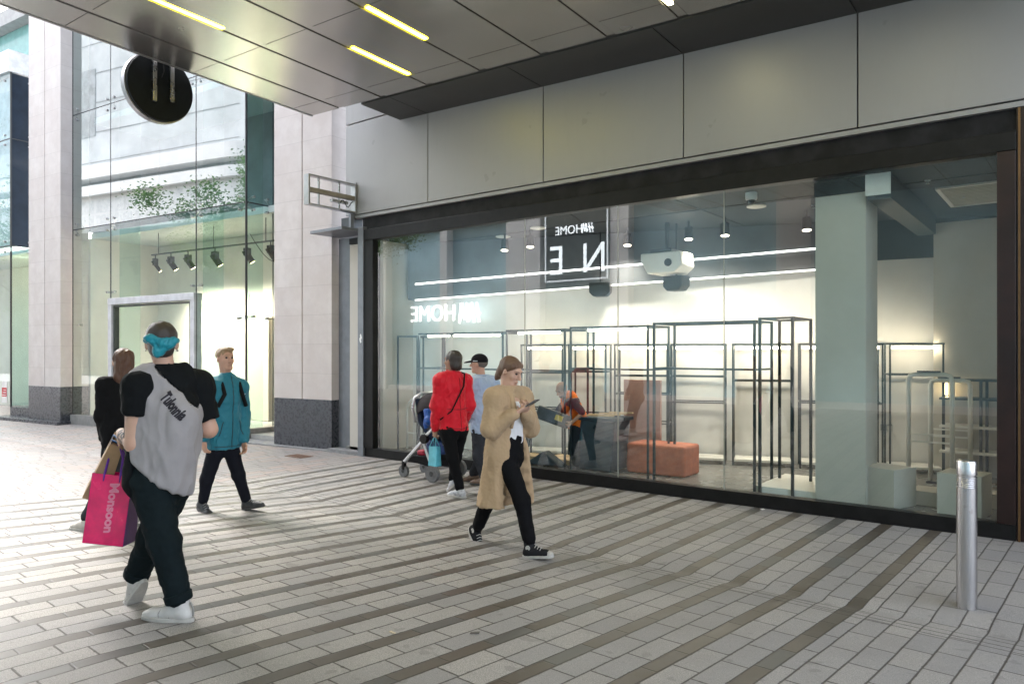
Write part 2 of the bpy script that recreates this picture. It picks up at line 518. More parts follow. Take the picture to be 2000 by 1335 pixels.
# dark lining between the bridge and the shop wall
m = MB()
lx = [-7.9, -7.33, -5.336, -3.44, -1.67, RX]
for a, b in zip(lx[:-1], lx[1:]):
    q = [(a+.006,6.77),(b-.006,6.77),(b-.006,WY-.047),(a+.006,WY-.047)]
    m.add([(x,y,sz(x,y)-.012) for x,y in q]+[(x,y,sz(x,y)+.06) for x,y in q], [(3,2,1,0),(4,5,6,7),(0,1,5,4),(1,2,6,5),(2,3,7,6),(3,0,4,7)])
m.build('dark_lining', M['strip_dark'], br)
q = [(-7.88,6.76),(RX,6.76),(RX,WY-.046),(-7.88,WY-.046)]
MB().add([(x,y,sz(x,y)+.062) for x,y in q]+[(x,y,sz(x,y)+2.0) for x,y in q], [(3,2,1,0),(4,5,6,7),(0,1,5,4),(1,2,6,5),(2,3,7,6),(3,0,4,7)]).build('link_slab', M['seam'], br)

LY = emit('yellow_led_strip', (1.0,.86,.02), 6.0)
LG = emit('white_led_strip', (1.0,.92,.50), 7.5)
def strip(c, y0, y1, m_, lab):
    e = empty('strip_light', (c, (y0+y1)/2, sz(c,(y0+y1)/2)), lab, 'ceiling light', 'strip lights recessed in the canopy')
    q = [(c-.026,y0),(c+.026,y0),(c+.026,y1),(c-.026,y1)]
    MB().add([(x,y,sz(x,y)-.001) for x,y in q]+[(x,y,sz(x,y)+.009) for x,y in q], [(3,2,1,0),(4,5,6,7),(0,1,5,4),(1,2,6,5),(2,3,7,6),(3,0,4,7)]).build('lamp', m_, e)
    return e
strip(-5.66, 4.93, 5.77, LY, 'yellow strip light in the canopy, longest bright line near the top middle')
strip(-6.55, 5.49, 6.38, LY, 'yellow strip light in the canopy nearest to the lit stone pier corner')
strip(-7.41, 3.45, 4.41, LY, 'yellow strip light in the canopy just above the round black sign')
strip(-3.09, 5.55, 6.46, LG, 'white strip light in the canopy above the joint of two grey wall panels')
for c, y0 in ((-4.76,1.9),(-1.33,4.95),(-3.09,3.42),(-2.2,.4),(-1.33,1.9),(-.46,3.42),(-3.9,-.9),(-5.66,.4),(-.46,-1.0)):
    strip(c, y0+.02, y0+.88, LG if c > -4 else LY, 'strip light of the canopy seen only as a small bright reflection in the shop glass')

# ------------------------------------------------------------------ left building: stone piers, glass boxes
A5 = R(5.8)
E1 = Vector((-math.cos(A5), -math.sin(A5), 0)); NN = Vector((-math.sin(A5), math.cos(A5), 0)); P0 = Vector((-9.58, 7.6, 0)); UZ = Vector((0,0,1))
def L(s_, d_, z_): return P0+E1*s_+NN*d_+UZ*z_
def lb(m, s0, s1, d0, d1, z0, z1): return m.fbox(P0, E1, NN, UZ, s0, s1, d0, d1, z0, z1)
DG = .23
TOP = 12.5
lbd = empty('stone_building', L(5, .3, 0), 'pale stone building with tall glass bays between its piers', 'building')
for s0, s1 in ((0, 1.37), (8.40, 9.81), (17.6, 19.0)):
    mid = s0+.685
    m = MB()
    lb(m, s0, mid-.012, 0, .62, .82, TOP); lb(m, mid+.012, s1, .0, .62, .82, TOP); lb(m, mid-.012, mid+.012, .03, .6, .82, TOP)
    pr = m.build('pier', M['stone'], lbd)
    m = MB(); lb(m, s0-.003, s1+.003, -.003, .64, -.05 if s0 < 5 else .0, .817)
    m.build('plinth', M['plinth'], lbd, bevel=.004)
# stone ledges
m = MB(); lb(m, -.05, 2.6, -.10, .66, -.06, .022); m.build('ledge', M['ledge'], lbd, bevel=.006)
m = MB(); lb(m, 8.3, 11.3, -.12, .66, -.06, .055); m.build('ledge', M['plinth'], lbd, bevel=.006)
# kerb under glass
m = MB(); lb(m, 2.40, 8.33, DG-.06, DG+.10, -.06, .20); lb(m, 2.40, 2.56, DG-.06, DG+1.3, -.06, .19); lb(m, 1.2, 2.40, 1.40, 1.53, -.06, .19)
m.build('glass_kerb', mat('grey_kerb_stone', (.23,.22,.21), .6, var=.15, scale=10), lbd)
m = MB(); lb(m, 9.9, 11.22, DG, DG+1.2, -.06, .26); m.build('box_kerb', M['plinth'], lbd)
zt = [.205, 4.33, 6.9, 9.5, TOP]
sj = [2.415, 3.866, 6.81, 8.334]
def pane(pts, m_=None):
    return MB().add(pts, [(0,1,2,3)]).build('glass_pane', m_ or M['glassL'], lbd)
for i in range(3):
    for j in range(4):
        z0, z1 = zt[j]+.008, zt[j+1]-.008
        if i == 1 and j == 0: z0 = 2.75
        pane([L(sj[i]+.008, DG, z0), L(sj[i+1]-.008, DG, z0), L(sj[i+1]-.008, DG, z1), L(sj[i]+.008, DG, z1)], M['glassU'] if j else None)
for j in range(4):                                # return towards the right pier
    pane([L(2.405, DG+.012, zt[j]+.008), L(2.405, DG+.60, zt[j]+.008), L(2.405, DG+.60, zt[j+1]-.008), L(2.405, DG+.012, zt[j+1]-.008)])
    pane([L(2.405, DG+.62, zt[j]+.008), L(2.405, DG+1.3, zt[j]+.008), L(2.405, DG+1.3, zt[j+1]-.008), L(2.405, DG+.62, zt[j+1]-.008)])
m = MB()
for s_ in sj: lb(m, s_-.012, s_+.012, DG-.002, DG+.012, .2, TOP)
for z_ in zt[1:4]: lb(m, sj[0], sj[3], DG-.001, DG+.011, z_-.010, z_+.010); lb(m, 2.40, 2.41, DG+.013, DG+1.3, z_-.010, z_+.010)
lb(m, 2.398, 2.412, DG+.603, DG+.617, .2, TOP)
m.build('glazing_seal', M['gasket'], lbd)
m = MB()
lb(m, 2.40, 2.425, DG-.004, DG+.03, .19, TOP)
m.build('corner_mullion', M['gasket'], lbd)
# glass fins behind the joints
for s_ in (3.72, 6.55):
    m = MB(); lb(m, s_-.012, s_+.012, DG+.05, DG+.50, .2, TOP); m.build('glass_fin', M['fin'], lbd)
m = MB(); lb(m, 2.43, 2.455, DG+.05, DG+.40, .2, TOP); m.build('glass_fin', M['fin'], lbd)
# spider fittings: bolt heads around each joint crossing
def bolt(m, s_, z_, d_=DG):
    m.cyl(L(s_, d_-.022, z_), L(s_, d_+.05, z_), .026, n=10)
def spider(s_, z_, arms):
    m = MB()
    for ds, dz in arms:
        bolt(m, s_+ds, z_+dz)
        m.bar(L(s_, DG+.07, z_), L(s_+ds, DG+.05, z_+dz), .022)
    m.build('spider_fitting', M['steel'], lbd)
four = ((-.13,-.12),(.13,-.12),(-.13,.12),(.13,.12))
for z_ in (4.33, 6.9):
    for s_ in sj[1:3]: spider(s_, z_, four)
    spider(sj[0], z_, ((.17,-.12),(.17,.12))); spider(sj[3], z_, ((-.17,-.12),(-.17,.12)))
for s_, z_ in ((3.866,2.88),(6.81,2.88)): spider(s_, z_, ((-.13,0),(.13,0)))
spider(sj[0], 2.22, ((.20,0),)); spider(sj[3]-.1, 2.2, ((-.2,0),))
def rspider(d_, z_, arms):
    m = MB()
    for dd, dz in arms:
        m.cyl(L(2.38, DG+d_+dd, z_+dz), L(2.46, DG+d_+dd, z_+dz), .026, n=10)
        m.bar(L(2.47, DG+d_, z_), L(2.45, DG+d_+dd, z_+dz), .022)
    m.build('spider_fitting', M['steel'], lbd)
rspider(.61, 4.33, four); rspider(.61, 2.22, ((-.13,0),(.13,0))); rspider(0, 4.33, ((.17,-.12),(.17,.12))); rspider(0, 2.25, ((.17,0),))
pane([L(3.99, DG+.05, .2), L(6.70, DG+.05, .2), L(6.70, DG+.05, 2.6), L(3.99, DG+.05, 2.6)])
# door surround inside the middle bay
m = MB()
lb(m, 3.86, 3.99, DG-.05, DG+.12, .2, 2.72); lb(m, 6.70, 6.83, DG-.05, DG+.12, .2, 2.72); lb(m, 3.86, 6.83, DG-.06, DG+.13, 2.60, 2.74)
df = m.build('door_frame', mat('pale_door_frame', (.55,.54,.56), .45, metal=.3), lbd, bevel=.006)
m = MB(); lb(m, 4.02, 4.05, DG-.02, DG+.09, .2, 2.58); lb(m, 6.64, 6.67, DG-.02, DG+.09, .2, 2.58); lb(m, 4.02, 6.67, DG-.02, DG+.09, 2.55, 2.58)
m.build('inner_trim', M['gasket'], df)
m = MB(); lb(m, 4.06, 5.28, 2.1, 2.12, .11, 2.52); m.build('display_panel', mat('cream_panel', (.66,.60,.50), .6, var=.03), lbd)
m = MB(); lb(m, 5.285, 6.64, 2.1, 2.12, .11, 2.52); m.build('display_panel', mat('cool_cream_panel', (.60,.58,.53), .6, var=.03), lbd)
# room behind: warm lit ground floor, pale upper floors
M['cream'] = mat('cream_wall', (.70,.665,.60), .7, var=.05, scale=2)
M['paleceil'] = mat('pale_ceiling', (.62,.66,.64), .7, var=.05, scale=2)
m = MB(); lb(m, 2.3, 8.5, 2.3, 2.4, .0, 4.2); m.build('back_wall', M['cream'], lbd)
m = MB(); lb(m, 4.9, 4.915, 2.29, 2.2999, .0, 2.9); m.build('wall_joint', M['gasket'], lbd)
for q in ((8.36,8.46,.64,2.3),(1.2,2.3,2.3,2.4),(1.1,1.2,.65,2.4)):
    m = MB(); lb(m, *q, .0, 4.2); m.build('side_wall', M['cream'], lbd)
m = MB(); lb(m, 1.1, 8.5, DG+.5, 2.4, 4.21, 4.34); m.build('floor_slab', M['paleceil'], lbd)
m = MB(); lb(m, 1.1, 8.5, DG+.1, 2.4, -.05, .10); m.build('shop_floor', mat('pale_shop_floor', (.42,.40,.37), .4), lbd)
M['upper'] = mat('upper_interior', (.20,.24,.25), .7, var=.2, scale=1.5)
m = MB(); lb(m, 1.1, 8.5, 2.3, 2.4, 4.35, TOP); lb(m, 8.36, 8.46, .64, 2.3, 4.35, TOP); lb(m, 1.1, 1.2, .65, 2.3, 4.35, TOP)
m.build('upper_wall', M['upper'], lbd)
m = MB(); lb(m, 1.1, 8.5, DG+.5, 2.3, 6.85, 6.98); lb(m, 1.1, 8.5, DG+.5, 2.3, 9.4, 9.53); m.build('upper_slab', M['paleceil'], lbd)
# outer shell
m = MB(); lb(m, -.0, 1.37, .65, 4, 0, TOP); m.build('shell_wall', M['stone'], lbd)
# second glass box beyond the left pier
navy = mat('navy_spandrel', (.010,.018,.035), .15, var=.2, scale=3)
for z0, z1, mm in ((.27,4.2,None),(4.22,6.83,navy),(6.85,8.45,navy)):
    pane([L(11.21, DG+.012, z0), L(11.21, DG+1.3, z0), L(11.21, DG+1.3, z1), L(11.21, DG+.012, z1)], mm)
    pane([L(11.22, DG, z0), L(13.3, DG, z0), L(13.3, DG, z1), L(11.22, DG, z1)], M['glassL'])
    if mm: 
        m = MB(); lb(m, 11.3, 17, DG+.15, DG+.2, z0, z1); m.build('spandrel', mat('pale_blue_spandrel', (.42,.50,.58), .3), lbd)
    pane([L(13.32, DG, z0), L(17.5, DG, z0), L(17.5, DG, z1), L(13.32, DG, z1)], M['glassL'])
m = MB(); lb(m, 11.17, 17.6, DG-.06, DG+1.3, 8.47, 9.0); m.build('box_cap', mat('white_cap', (.62,.64,.66), .5), lbd)
m = MB()
lb(m, 11.195, 11.225, DG-.004, DG+.03, .25, 8.46)
for z_ in (4.21, 6.84): lb(m, 11.2, 17.5, DG-.002, DG+.02, z_-.012, z_+.012); lb(m, 11.2, 11.215, DG, DG+1.3, z_-.012, z_+.012)
m.build('glazing_seal', M['gasket'], lbd)
for z_ in (4.33,4.08,6.72,6.96,8.3):
    MB().cyl(L(11.18, DG+.42, z_), L(11.24, DG+.42, z_), .028, n=10).build('glass_bolt', M['steel'], lbd)
    MB().cyl(L(11.5, DG-.02, z_), L(11.5, DG+.03, z_), .028, n=10).build('glass_bolt', M['steel'], lbd)
m = MB(); lb(m, 11.24, 11.26, DG+.03, DG+.42, .27, 4.2); m.build('glass_fin', M['fin'], lbd)
m = MB(); lb(m, 9.9, 17.5, 2.2, 2.3, 0, 4.1); lb(m, 9.82, 9.9, .64, 2.3, 0, 4.1); m.build('back_wall', M['cream'], lbd)
m = MB(); lb(m, 9.9, 17.5, DG+.5, 2.3, 4.11, 4.2); m.build('floor_slab', M['paleceil'], lbd)
m = MB(); lb(m, 9.6, 18, 1.2, 2.4, 9.3, 10.3); m.build('balustrade_glass', mat('teal_glass_band', (.16,.32,.30), .15), lbd)
m = MB(); lb(m, 9.5, 18, .9, 2.4, 10.31, 10.7); m.build('roof_slab', mat('grey_roof_edge', (.30,.29,.28), .6), lbd)
sp = bpy.data.lights.new('shoe_wall_lamp', 'POINT'); sp.energy = 45; sp.shadow_soft_size = .1; sp.color = (1.0,.82,.6)
so_ = bpy.data.objects.new('shoe_wall_lamp', sp); COL.objects.link(so_); so_.location = L(11.6, 1.3, 3.7)
lh = empty('pendant_lamp', L(11.6, 1.3, 3.75), 'small dark pendant lamp inside the far left window', 'lamp')
MB().lathe(L(11.6,1.3,3.72), (0,0,1), [(0,.14),(.005,.145),(.12,.05),(.14,.02),(.4,.01)], 20).build('shade', M['frame'], lh, angle=40)
# shoes on small wall shelves in the far glass box
shoe_cols = [(.45,.14,.10),(.5,.48,.45),(.55,.45,.12),(.18,.17,.16),(.30,.22,.14)]
for k in range(10):
    s_, z_ = 10.25+.42*(k % 2)+.0, .75+.32*(k//2)
    e = empty('display_shoe', L(s_, 2.12, z_), ['red','pale','yellow','black','brown'][k % 5]+' shoe on the cream wall of the left window, row %s' % ['lowest','second','third','fourth','top'][k//2]+[' nearer the pier',' nearer the glass corner'][k % 2], 'shoe', 'shoes on display behind the left pier')
    m = MB(); m.prism(L(s_, 2.06, z_), -E1, UZ, NN, [(-.13,0),(.13,0),(.13,.05),(.05,.07),(-.03,.12),(-.12,.12)], 0, .09)
    m.build('upper', mat('shoe_colour', shoe_cols[k % 5], .6), e, bevel=.015)
    m = MB(); lb(m, s_-.15, s_+.15, 2.03, 2.199, z_-.015, z_-.002); m.build('shelf', mat('shelf_white', (.6,.58,.54), .5), e)
nt_ = empty('notice', L(11.5, DG-.012, .55), 'small red and white notice on the far left glass', 'sign')
m = MB(); lb(m, 11.36, 11.62, DG-.012, DG-.006, .35, .88); m.build('sheet', mat('notice_white', (.72,.70,.68), .5), nt_)
m = MB(); lb(m, 11.37, 11.61, DG-.016, DG-.0125, .50, .72); m.build('red_field', mat('notice_red', (.55,.04,.05), .5), nt_)
m = MB()
for k in range(3): lb(m, 11.40, 11.58-.03*k, DG-.019, DG-.0165, .53+.06*k, .55+.06*k)
m.build('text_lines', mat('notice_text', (.75,.72,.7), .5), nt_)

# track with spotlights in the left shop
tk = empty('light_track', L(4, 1.0, 3.75), 'dark track bar under the ceiling behind the tall left glass', 'light track')
m = MB(); lb(m, 2.55, 6.55, .98, 1.02, 3.72, 3.75); m.build('rail', M['darksteel'], tk)
m = MB()
for s_ in (2.8, 4.4, 6.3): m.cyl(L(s_,1.0,3.75), L(s_,1.0,4.2), .008, n=6)
m.build('rod', M['darksteel'], tk)
WL = emit('spot_lens', (1.0,.72,.35), 8.0)
spn = ['slim spotlight at the far end of the dark track','spotlight second from the far end of the track','spotlight hung in an open bracket on the track','spotlight right beside the black glass joint','spotlight with bright lens right of the glass fin','spotlight nearest to the glass corner of the bay']
for k, (s_, wd) in enumerate(((6.42,.05),(5.85,.10),(5.25,.10),(4.35,.11),(3.35,.10),(2.66,.10))):
    e = empty('spotlight', L(s_, 1.0, 3.70), spn[k], 'spotlight', 'spotlights on the track of the left shop')
    m = MB(); m.cyl(L(s_, 1.0, 3.72), L(s_, 1.0, 3.64), .012, n=8); lb(m, s_-wd*.5-.006, s_-wd*.5, .95, 1.05, 3.5, 3.65); lb(m, s_+wd*.5, s_+wd*.5+.006, .95, 1.05, 3.5, 3.65); lb(m, s_-wd*.5, s_+wd*.5, .96, 1.04, 3.64, 3.652)
    m.build('bracket', M['darksteel'], e)
    a, b = L(s_+.02, .95, 3.60), L(s_-.03, 1.10, 3.38)
    m = MB(); m.cyl(a, b, wd*.62 if wd > .06 else .04, n=14); m.build('body', M['frame'], e, angle=40)
    d = (b-a).normalized()
    MB().cyl(b, b+d*.004, wd*.5 if wd > .06 else .03, n=14).build('lens', WL, e)
    sp = bpy.data.lights.new('spot_beam', 'SPOT'); sp.energy = (80, 80, 80, 70, 22, 14)[k]; sp.spot_size = R(105); sp.spot_blend = .9; sp.shadow_soft_size = .06; sp.color = (1.0,.87,.70)
    so_ = bpy.data.objects.new('spot_beam', sp); COL.objects.link(so_); so_.parent = e
    so_.location = b+d*.02-wloc(e); so_.rotation_euler = (L(s_, 2.3, 1.3)-b).to_track_quat('-Z', 'Y').to_euler()
cb = MB().tube([L(2.36, DG+.05+.07*i, 3.75-.45*math.sin(math.pi*min(1,i/10)*.62)) for i in range(17)], .006, 6).build('hanging_cable', M['gasket'])
tag(cb, 'thin dark cable sagging behind the glass beside the right pier', 'cable')

# drain grating in the paving
dr = empty('drain_cover', (-9.55, 6.95, ground_z(6.95)), 'small rusty square grating set in the pavement', 'drain cover')
gz = ground_z(6.95)
m = MB(); rust = mat('rusty_iron', (.17,.10,.07), .7, var=.4, scale=30)
m.box(-9.75,-9.35,6.83,6.85,gz+.001,gz+.008); m.box(-9.75,-9.35,7.05,7.07,gz+.001,gz+.008); m.box(-9.75,-9.73,6.85,7.05,gz+.001,gz+.008); m.box(-9.37,-9.35,6.85,7.05,gz+.001,gz+.008)
m.build('frame', rust, dr)
m = MB()
for i in range(9): m.box(-9.72+.038*i, -9.70+.038*i, 6.852, 7.048, gz+.001, gz+.006)
m.build('bars', rust, dr)

# ------------------------------------------------------------------ round sign and empty sign frame
rs = empty('round_sign', (-9.1, 4.56, 4.9), 'round black sign hanging under the canopy edge on two metal bars', 'sign')
prof = [(-.075,.36),(-.075,.40),(-.06,.425),(-.045,.43),(.05,.43),(.06,.42),(.06,.05)]
MB().lathe((-9.12,4.56,4.90), (1,0,0), [(-.03,.02),(-.03,.414),(.045,.414),(.045,.02)], 64).build('disc', mat('matt_black_disc', (.007,.009,.011), .7, var=.3, spec=.2), rs, angle=40)
MB().lathe((-9.12,4.56,4.90), (1,0,0), [(-.085,.415),(-.085,.43),(.0,.43),(.0,.415)], 64).build('rim', mat('pale_rim', (.30,.30,.32), .35, metal=.6), rs, angle=40)
m = MB()
for y in (4.467, 4.687): m.box(-9.072, -9.035, y-.025, y+.025, 4.70 if y < 4.5 else 4.74, 5.6)
m.build('bars', M['steel'], rs, bevel=.004)
MB().tube([(-9.06,4.56,5.3),(-9.05,4.575,5.2),(-9.05,4.585,5.1),(-9.06,4.56,5.02)], .006, 6).build('cable', M['gasket'], rs)
MB().lathe((-9.12,4.56,4.90), (1,0,0), [(-.09,.02),(-.09,.403),(-.06,.403),(-.06,.02)], 48).build('front_face', mat('sign_front', (.55,.55,.55), .4), rs)

bs = empty('sign_frame', (-8.9, 7.5, 3.97), 'empty metal projecting sign frame fixed to the wall corner', 'sign frame')
y0, y1, z0, z1, xb = 6.602, 7.50, 3.745, 4.19, -8.9
MB().box(xb-.055, xb+.055, y0, y0+.03, z0, z1).box(xb-.055, xb+.055, y1-.03, y1, z0, z1).box(xb-.055, xb+.055, y0+.03, y1-.03, z0, z0+.02).box(xb-.055, xb+.055, y0+.03, y1-.03, z1-.02, z1).build('outer_frame', mat('brushed_aluminium', (.42,.42,.43), .3, metal=.85), bs, bevel=.003)
m = MB()
for i in range(4): m.box(xb-.04+.022*i, xb-.026+.022*i, y0+.03, y1-.03, 3.94, 3.952+.05)
m.build('led_bars', mat('beige_led_bars', (.33,.29,.24), .5, metal=.3), bs)
m = MB()
for y in (y0+.22, y0+.6): m.box(xb-.012, xb+.012, y-.01, y+.01, z0+.02, z1-.02)
m.build('uprights', M['steel'], bs)
MB().tube([(xb+.03, y1-.3+.03*i, 3.86+.05*math.sin(i*1.0)) for i in range(9)], .008, 6).build('cable', M['gasket'], bs)
MB().box(xb-.03, xb+.03, y0+.45, y0+.75, 3.86, 3.90).build('driver_box', M['steel'], bs)
MB().box(xb-.04, xb+.04, WY-.06, WY-.047, 3.72, 4.22).build('wall_plate', M['panel'], bs)
MB().box(xb-.05, xb+.0, WY-.12, WY-.05, 3.505, 3.735).build('post', M['greymetal'], bs)

# ------------------------------------------------------------------ bollard
bo = empty('bollard', (-.577, 5.516, -.045), 'brushed stainless steel bollard with a grooved collar', 'bollard')
bx, by, bz = -.577, 5.516, -.05
def brushed():
    t = NT('brushed_stainless')
    P = t.xyz(t.pos())
    v = t.vec(P[0], P[1], t.math('MULTIPLY', P[2], 25))
    n = t.noise(6, 4, .6, vec=v)
    sc = t.step(t.noise(14, 3, .6), .66, .72)
    t.p(col=t.mix(t.math('MULTIPLY', sc, .3), t.mix(n, (.56,.55,.56), (.62,.61,.62)), (.25,.2,.16)), metal=1.0, rough=.27)
    return t.m
ST = brushed()
MB().lathe((bx,by,bz), (0,0,1), [(0,.0585),(.78,.0585)], 40).build('tube', ST, bo, angle=40)
pr = [(.781,.0585)]
for i in range(5): pr += [(.785+.013*i,.0585),(.789+.013*i,.055),(.793+.013*i,.0585)]
pr += [(.853,.0585),(.856,.052),(.862,.052),(.865,.0585)]
MB().lathe((bx,by,bz), (0,0,1), pr, 40).build('grooved_collar', ST, bo, angle=25)
MB().lathe((bx,by,bz), (0,0,1), [(.866,.0585),(.944,.0585),(.953,.055),(.956,.048)], 40).build('cap', ST, bo, angle=40)
MB().lathe((bx,by,bz), (0,0,1), [(-.01,.066),(.056-.05,.066),(.008,.0587)], 40).build('base_ring', M['plinth'], bo)
# ------------------------------------------------------------------ shop room
def bwy(x): return 10.26+.35*(x+2.8)
BN = Vector((.35,-1,0)).normalized()          # back wall normal, towards the street
BE = Vector((1,.35,0)).normalized()           # along the back wall to the right
M['room'] = mat('offwhite_wall', (.66,.65,.645), .75, var=.06, scale=1.2, bump=.02, bscale=200)
M['ceil'] = mat('black_ceiling', (.012,.016,.017), .8, var=.15, scale=2)
M['bulk'] = mat('dark_bulkhead', (.09,.095,.105), .6, var=.15, scale=2)
M['sage'] = mat('pale_sage_paint', (.49,.455,.40), .6, var=.04, scale=2)
t = NT('polished_concrete')
t.p(col=t.mix(t.noise(1.5,5,.6), (.15,.145,.14), (.24,.235,.225)), rough=t.fmix(t.noise(4,3), .18, .35))
M['conc'] = t.m
M['white'] = mat('white_laminate', (.74,.72,.68), .45, var=.04, scale=3)
M['rackm'] = mat('slate_blue_steel', (.028,.042,.050), .42, metal=.4, var=.15, scale=12)
ROOM = []
def struct(name, mb_, m_): 
    o = mb_.build(name, m_); o['kind'] = 'structure'; return o
struct('floor', MB().box(-9.3, .3, 7.66, 12, -.02, .10), M['conc'])
def wallpoly(x0, x1, za0, za1, zb0, zb1, off, th=.1):
    a = Vector((x0, bwy(x0), 0))+BN*off; b = Vector((x1, bwy(x1), 0))+BN*off
    vs = [a+UZ*za0, b+UZ*zb0, b+UZ*zb1, a+UZ*za1]
    vs += [v-BN*th for v in vs]
    return MB().add(vs, [(0,1,2,3),(7,6,5,4),(0,4,5,1),(1,5,6,2),(2,6,7,3),(3,7,4,0)])
struct('wall', wallpoly(-8.6, .3, .0, 3.3, .0, 3.3, 0), M['room'])
m = MB().box(-9.2, -8.42, WY+.11, 8.30, .0, 3.3)
struct('partition_wall', m, M['sage'])
struct('wall', MB().box(-1.447, -.1, 10.45, 10.60, .0, 3.2), M['sage'])
struct('wall', MB().box(-.45, -.35, WY+.11, 11.2, .0, 3.3), M['sage'])
m = MB().box(-9.2, -.3, WY+.095, 11.6, 3.31, 3.4)
struct('ceiling', m, M['ceil'])
m = MB()
for (a, b) in (((-8.42,8.35),(-.5,8.35)),((-5.0,WY+.1),(-5.9,10.2)),((-3.6,WY+.1),(-3.6,10.2))):
    m.bar((*a,3.308),(*b,3.308), .012)
struct('ceiling_joint', m, M['seam'])
bh = empty('bulkhead', (-5.5, 9.2, 3), 'dark bulkhead band above the lit back wall with two long light lines', 'bulkhead')
o = wallpoly(-8.42, -2.2, 2.42, 3.3, 2.72, 3.3, .18, .175); o.build('fascia', M['bulk'], bh)
LW = emit('warm_white_led_line', (1.0,.95,.88), .9)
LW2 = emit('warm_white_led_line_low', (1.0,.95,.88), .45)
def ledline(z0, z1, x0, x1, lab):
    e = empty('led_line', (x0/2+x1/2, bwy(x0/2+x1/2), (z0+z1)/2), lab, 'light line')
    a = Vector((x0, bwy(x0), z0))+BN*.185; b = Vector((x1, bwy(x1), z1))+BN*.185
    MB().bar(a, b, .014, .022).build('tube', LW if z0 > 2.5 else LW2, e)
ledline(2.66, 2.985, -8.3, -2.3, 'upper of two long white light lines on the dark bulkhead')
ledline(2.41, 2.705, -8.3, -2.3, 'lower of two long white light lines on the dark bulkhead')
struct('bulkhead_band', wallpoly(-2.19, -.5, 2.79, 3.3, 2.83, 3.3, .05, .045), M['ceil'])

co = empty('column', (-1.88, 8.0, 0), 'pale sage square column close behind the shop glass', 'column')
MB().box(-2.12, -1.65, 7.75, 8.27, .095, 3.16).build('shaft', M['sage'], co)
MB().box(-2.13, -1.64, 7.74, 8.28, 3.162, 3.305).build('head', M['ceil'], co)
bm_ = empty('beam', (-1.5, 9.2, 3), 'dark ceiling beam running back from the head of the pale column', 'beam')
MB().box(-1.62, -1.42, 7.70, 10.44, 3.06, 3.30).build('beam', mat('dark_beam', (.025,.032,.033), .6), bm_)
MB().box(-1.64, -1.42, 7.68, 7.698, 3.10, 3.305).build('end_plate', M['white'], bm_)

# ---- racks
TW = emit('warm_shelf_tube', (1.0,.80,.56), 6.0)
TW2 = emit('warm_white_tube', (1.0,.88,.72), 5.5)
RACKG = 'slate steel racks along the back wall'
def rack_b(px0, px1, lab, shelves, lamp=True):
    x0, x1 = px0, px1
    c = Vector(((x0+x1)/2, bwy((x0+x1)/2), .1))+BN*.25
    e = empty('wall_rack', c, lab, 'rack', RACKG)
    a0 = Vector((x0, bwy(x0), 0))+BN*.45; a1 = Vector((x1, bwy(x1), 0))+BN*.45
    W = 0.020
    for p in (a0, a1):
        MB().bar(p+UZ*.1, p+UZ*1.69, W).build('post', M['rackm'], e)
        q = p-BN*.38
        MB().bar(q+UZ*.1, q+UZ*1.69, W).build('post', M['rackm'], e)
    m = MB()
    for z in (1.70,):
        m.bar(a0-BE*.014+UZ*z, a1+BE*.014+UZ*z, W, .02).bar(a0-BN*.38+UZ*z-BE*.014, a1-BN*.38+BE*.014+UZ*z, W, .02)
        m.bar(a0+UZ*z-BN*.014, a0-BN*.366+UZ*z, W, .02); m.bar(a1+UZ*z-BN*.014, a1-BN*.366+UZ*z, W, .02)
    m.build('top_frame', M['rackm'], e)
    for z in shelves:
        Ln = (a1-a0).length
        m = MB(); m.fbox(a0, BE, BN, UZ, .012, Ln-.012, -.012, .010, z-.010, z+.008); m.fbox(a0, BE, BN, UZ, .012, Ln-.012, -.39, -.368, z-.010, z+.008)
        m.fbox(a0, BE, BN, UZ, -.010, .0118, -.368, -.012, z-.010, z+.008); m.fbox(a0, BE, BN, UZ, Ln-.0118, Ln+.010, -.368, -.012, z-.010, z+.008)
        m.build('shelf_frame', M['rackm'], e)
    m = MB(); m.fbox(a0, BE, BN, UZ, .016, (a1-a0).length-.016, -.38, .02, .155, .185); m.build('base_shelf', M['white'], e)
    if lamp:
        MB().bar(a0-BN*.10+BE*.04+UZ*1.655, a1-BN*.10-BE*.03+UZ*1.655, .020, .03).build('lamp_tube', TW, e)
BX = [(-6.57,-5.99),(-5.90,-5.404),(-5.28,-4.60),(-4.543,-3.891),(-3.791,-3.093),(-3.005,-2.10),(-2.022,-1.47)]
bl = ['back wall rack furthest left, behind the person in the black cap','back wall rack just left of the bending worker','back wall rack right of the worker, with two low shelves','back wall rack behind the upright terracotta board','back wall rack with one long low shelf left of the pale glass joint','back wall rack left of the pale column, partly behind it','back wall rack right of the pale column with a plug socket below it']
shv = [(1.30,.78),(1.32,.72),(1.27,1.02,.62),(1.27,.92),(1.22,),(.95,),(1.32,)]
for (a, b), l_, s_ in zip(BX, bl, shv): rack_b(a, b, l_, s_)
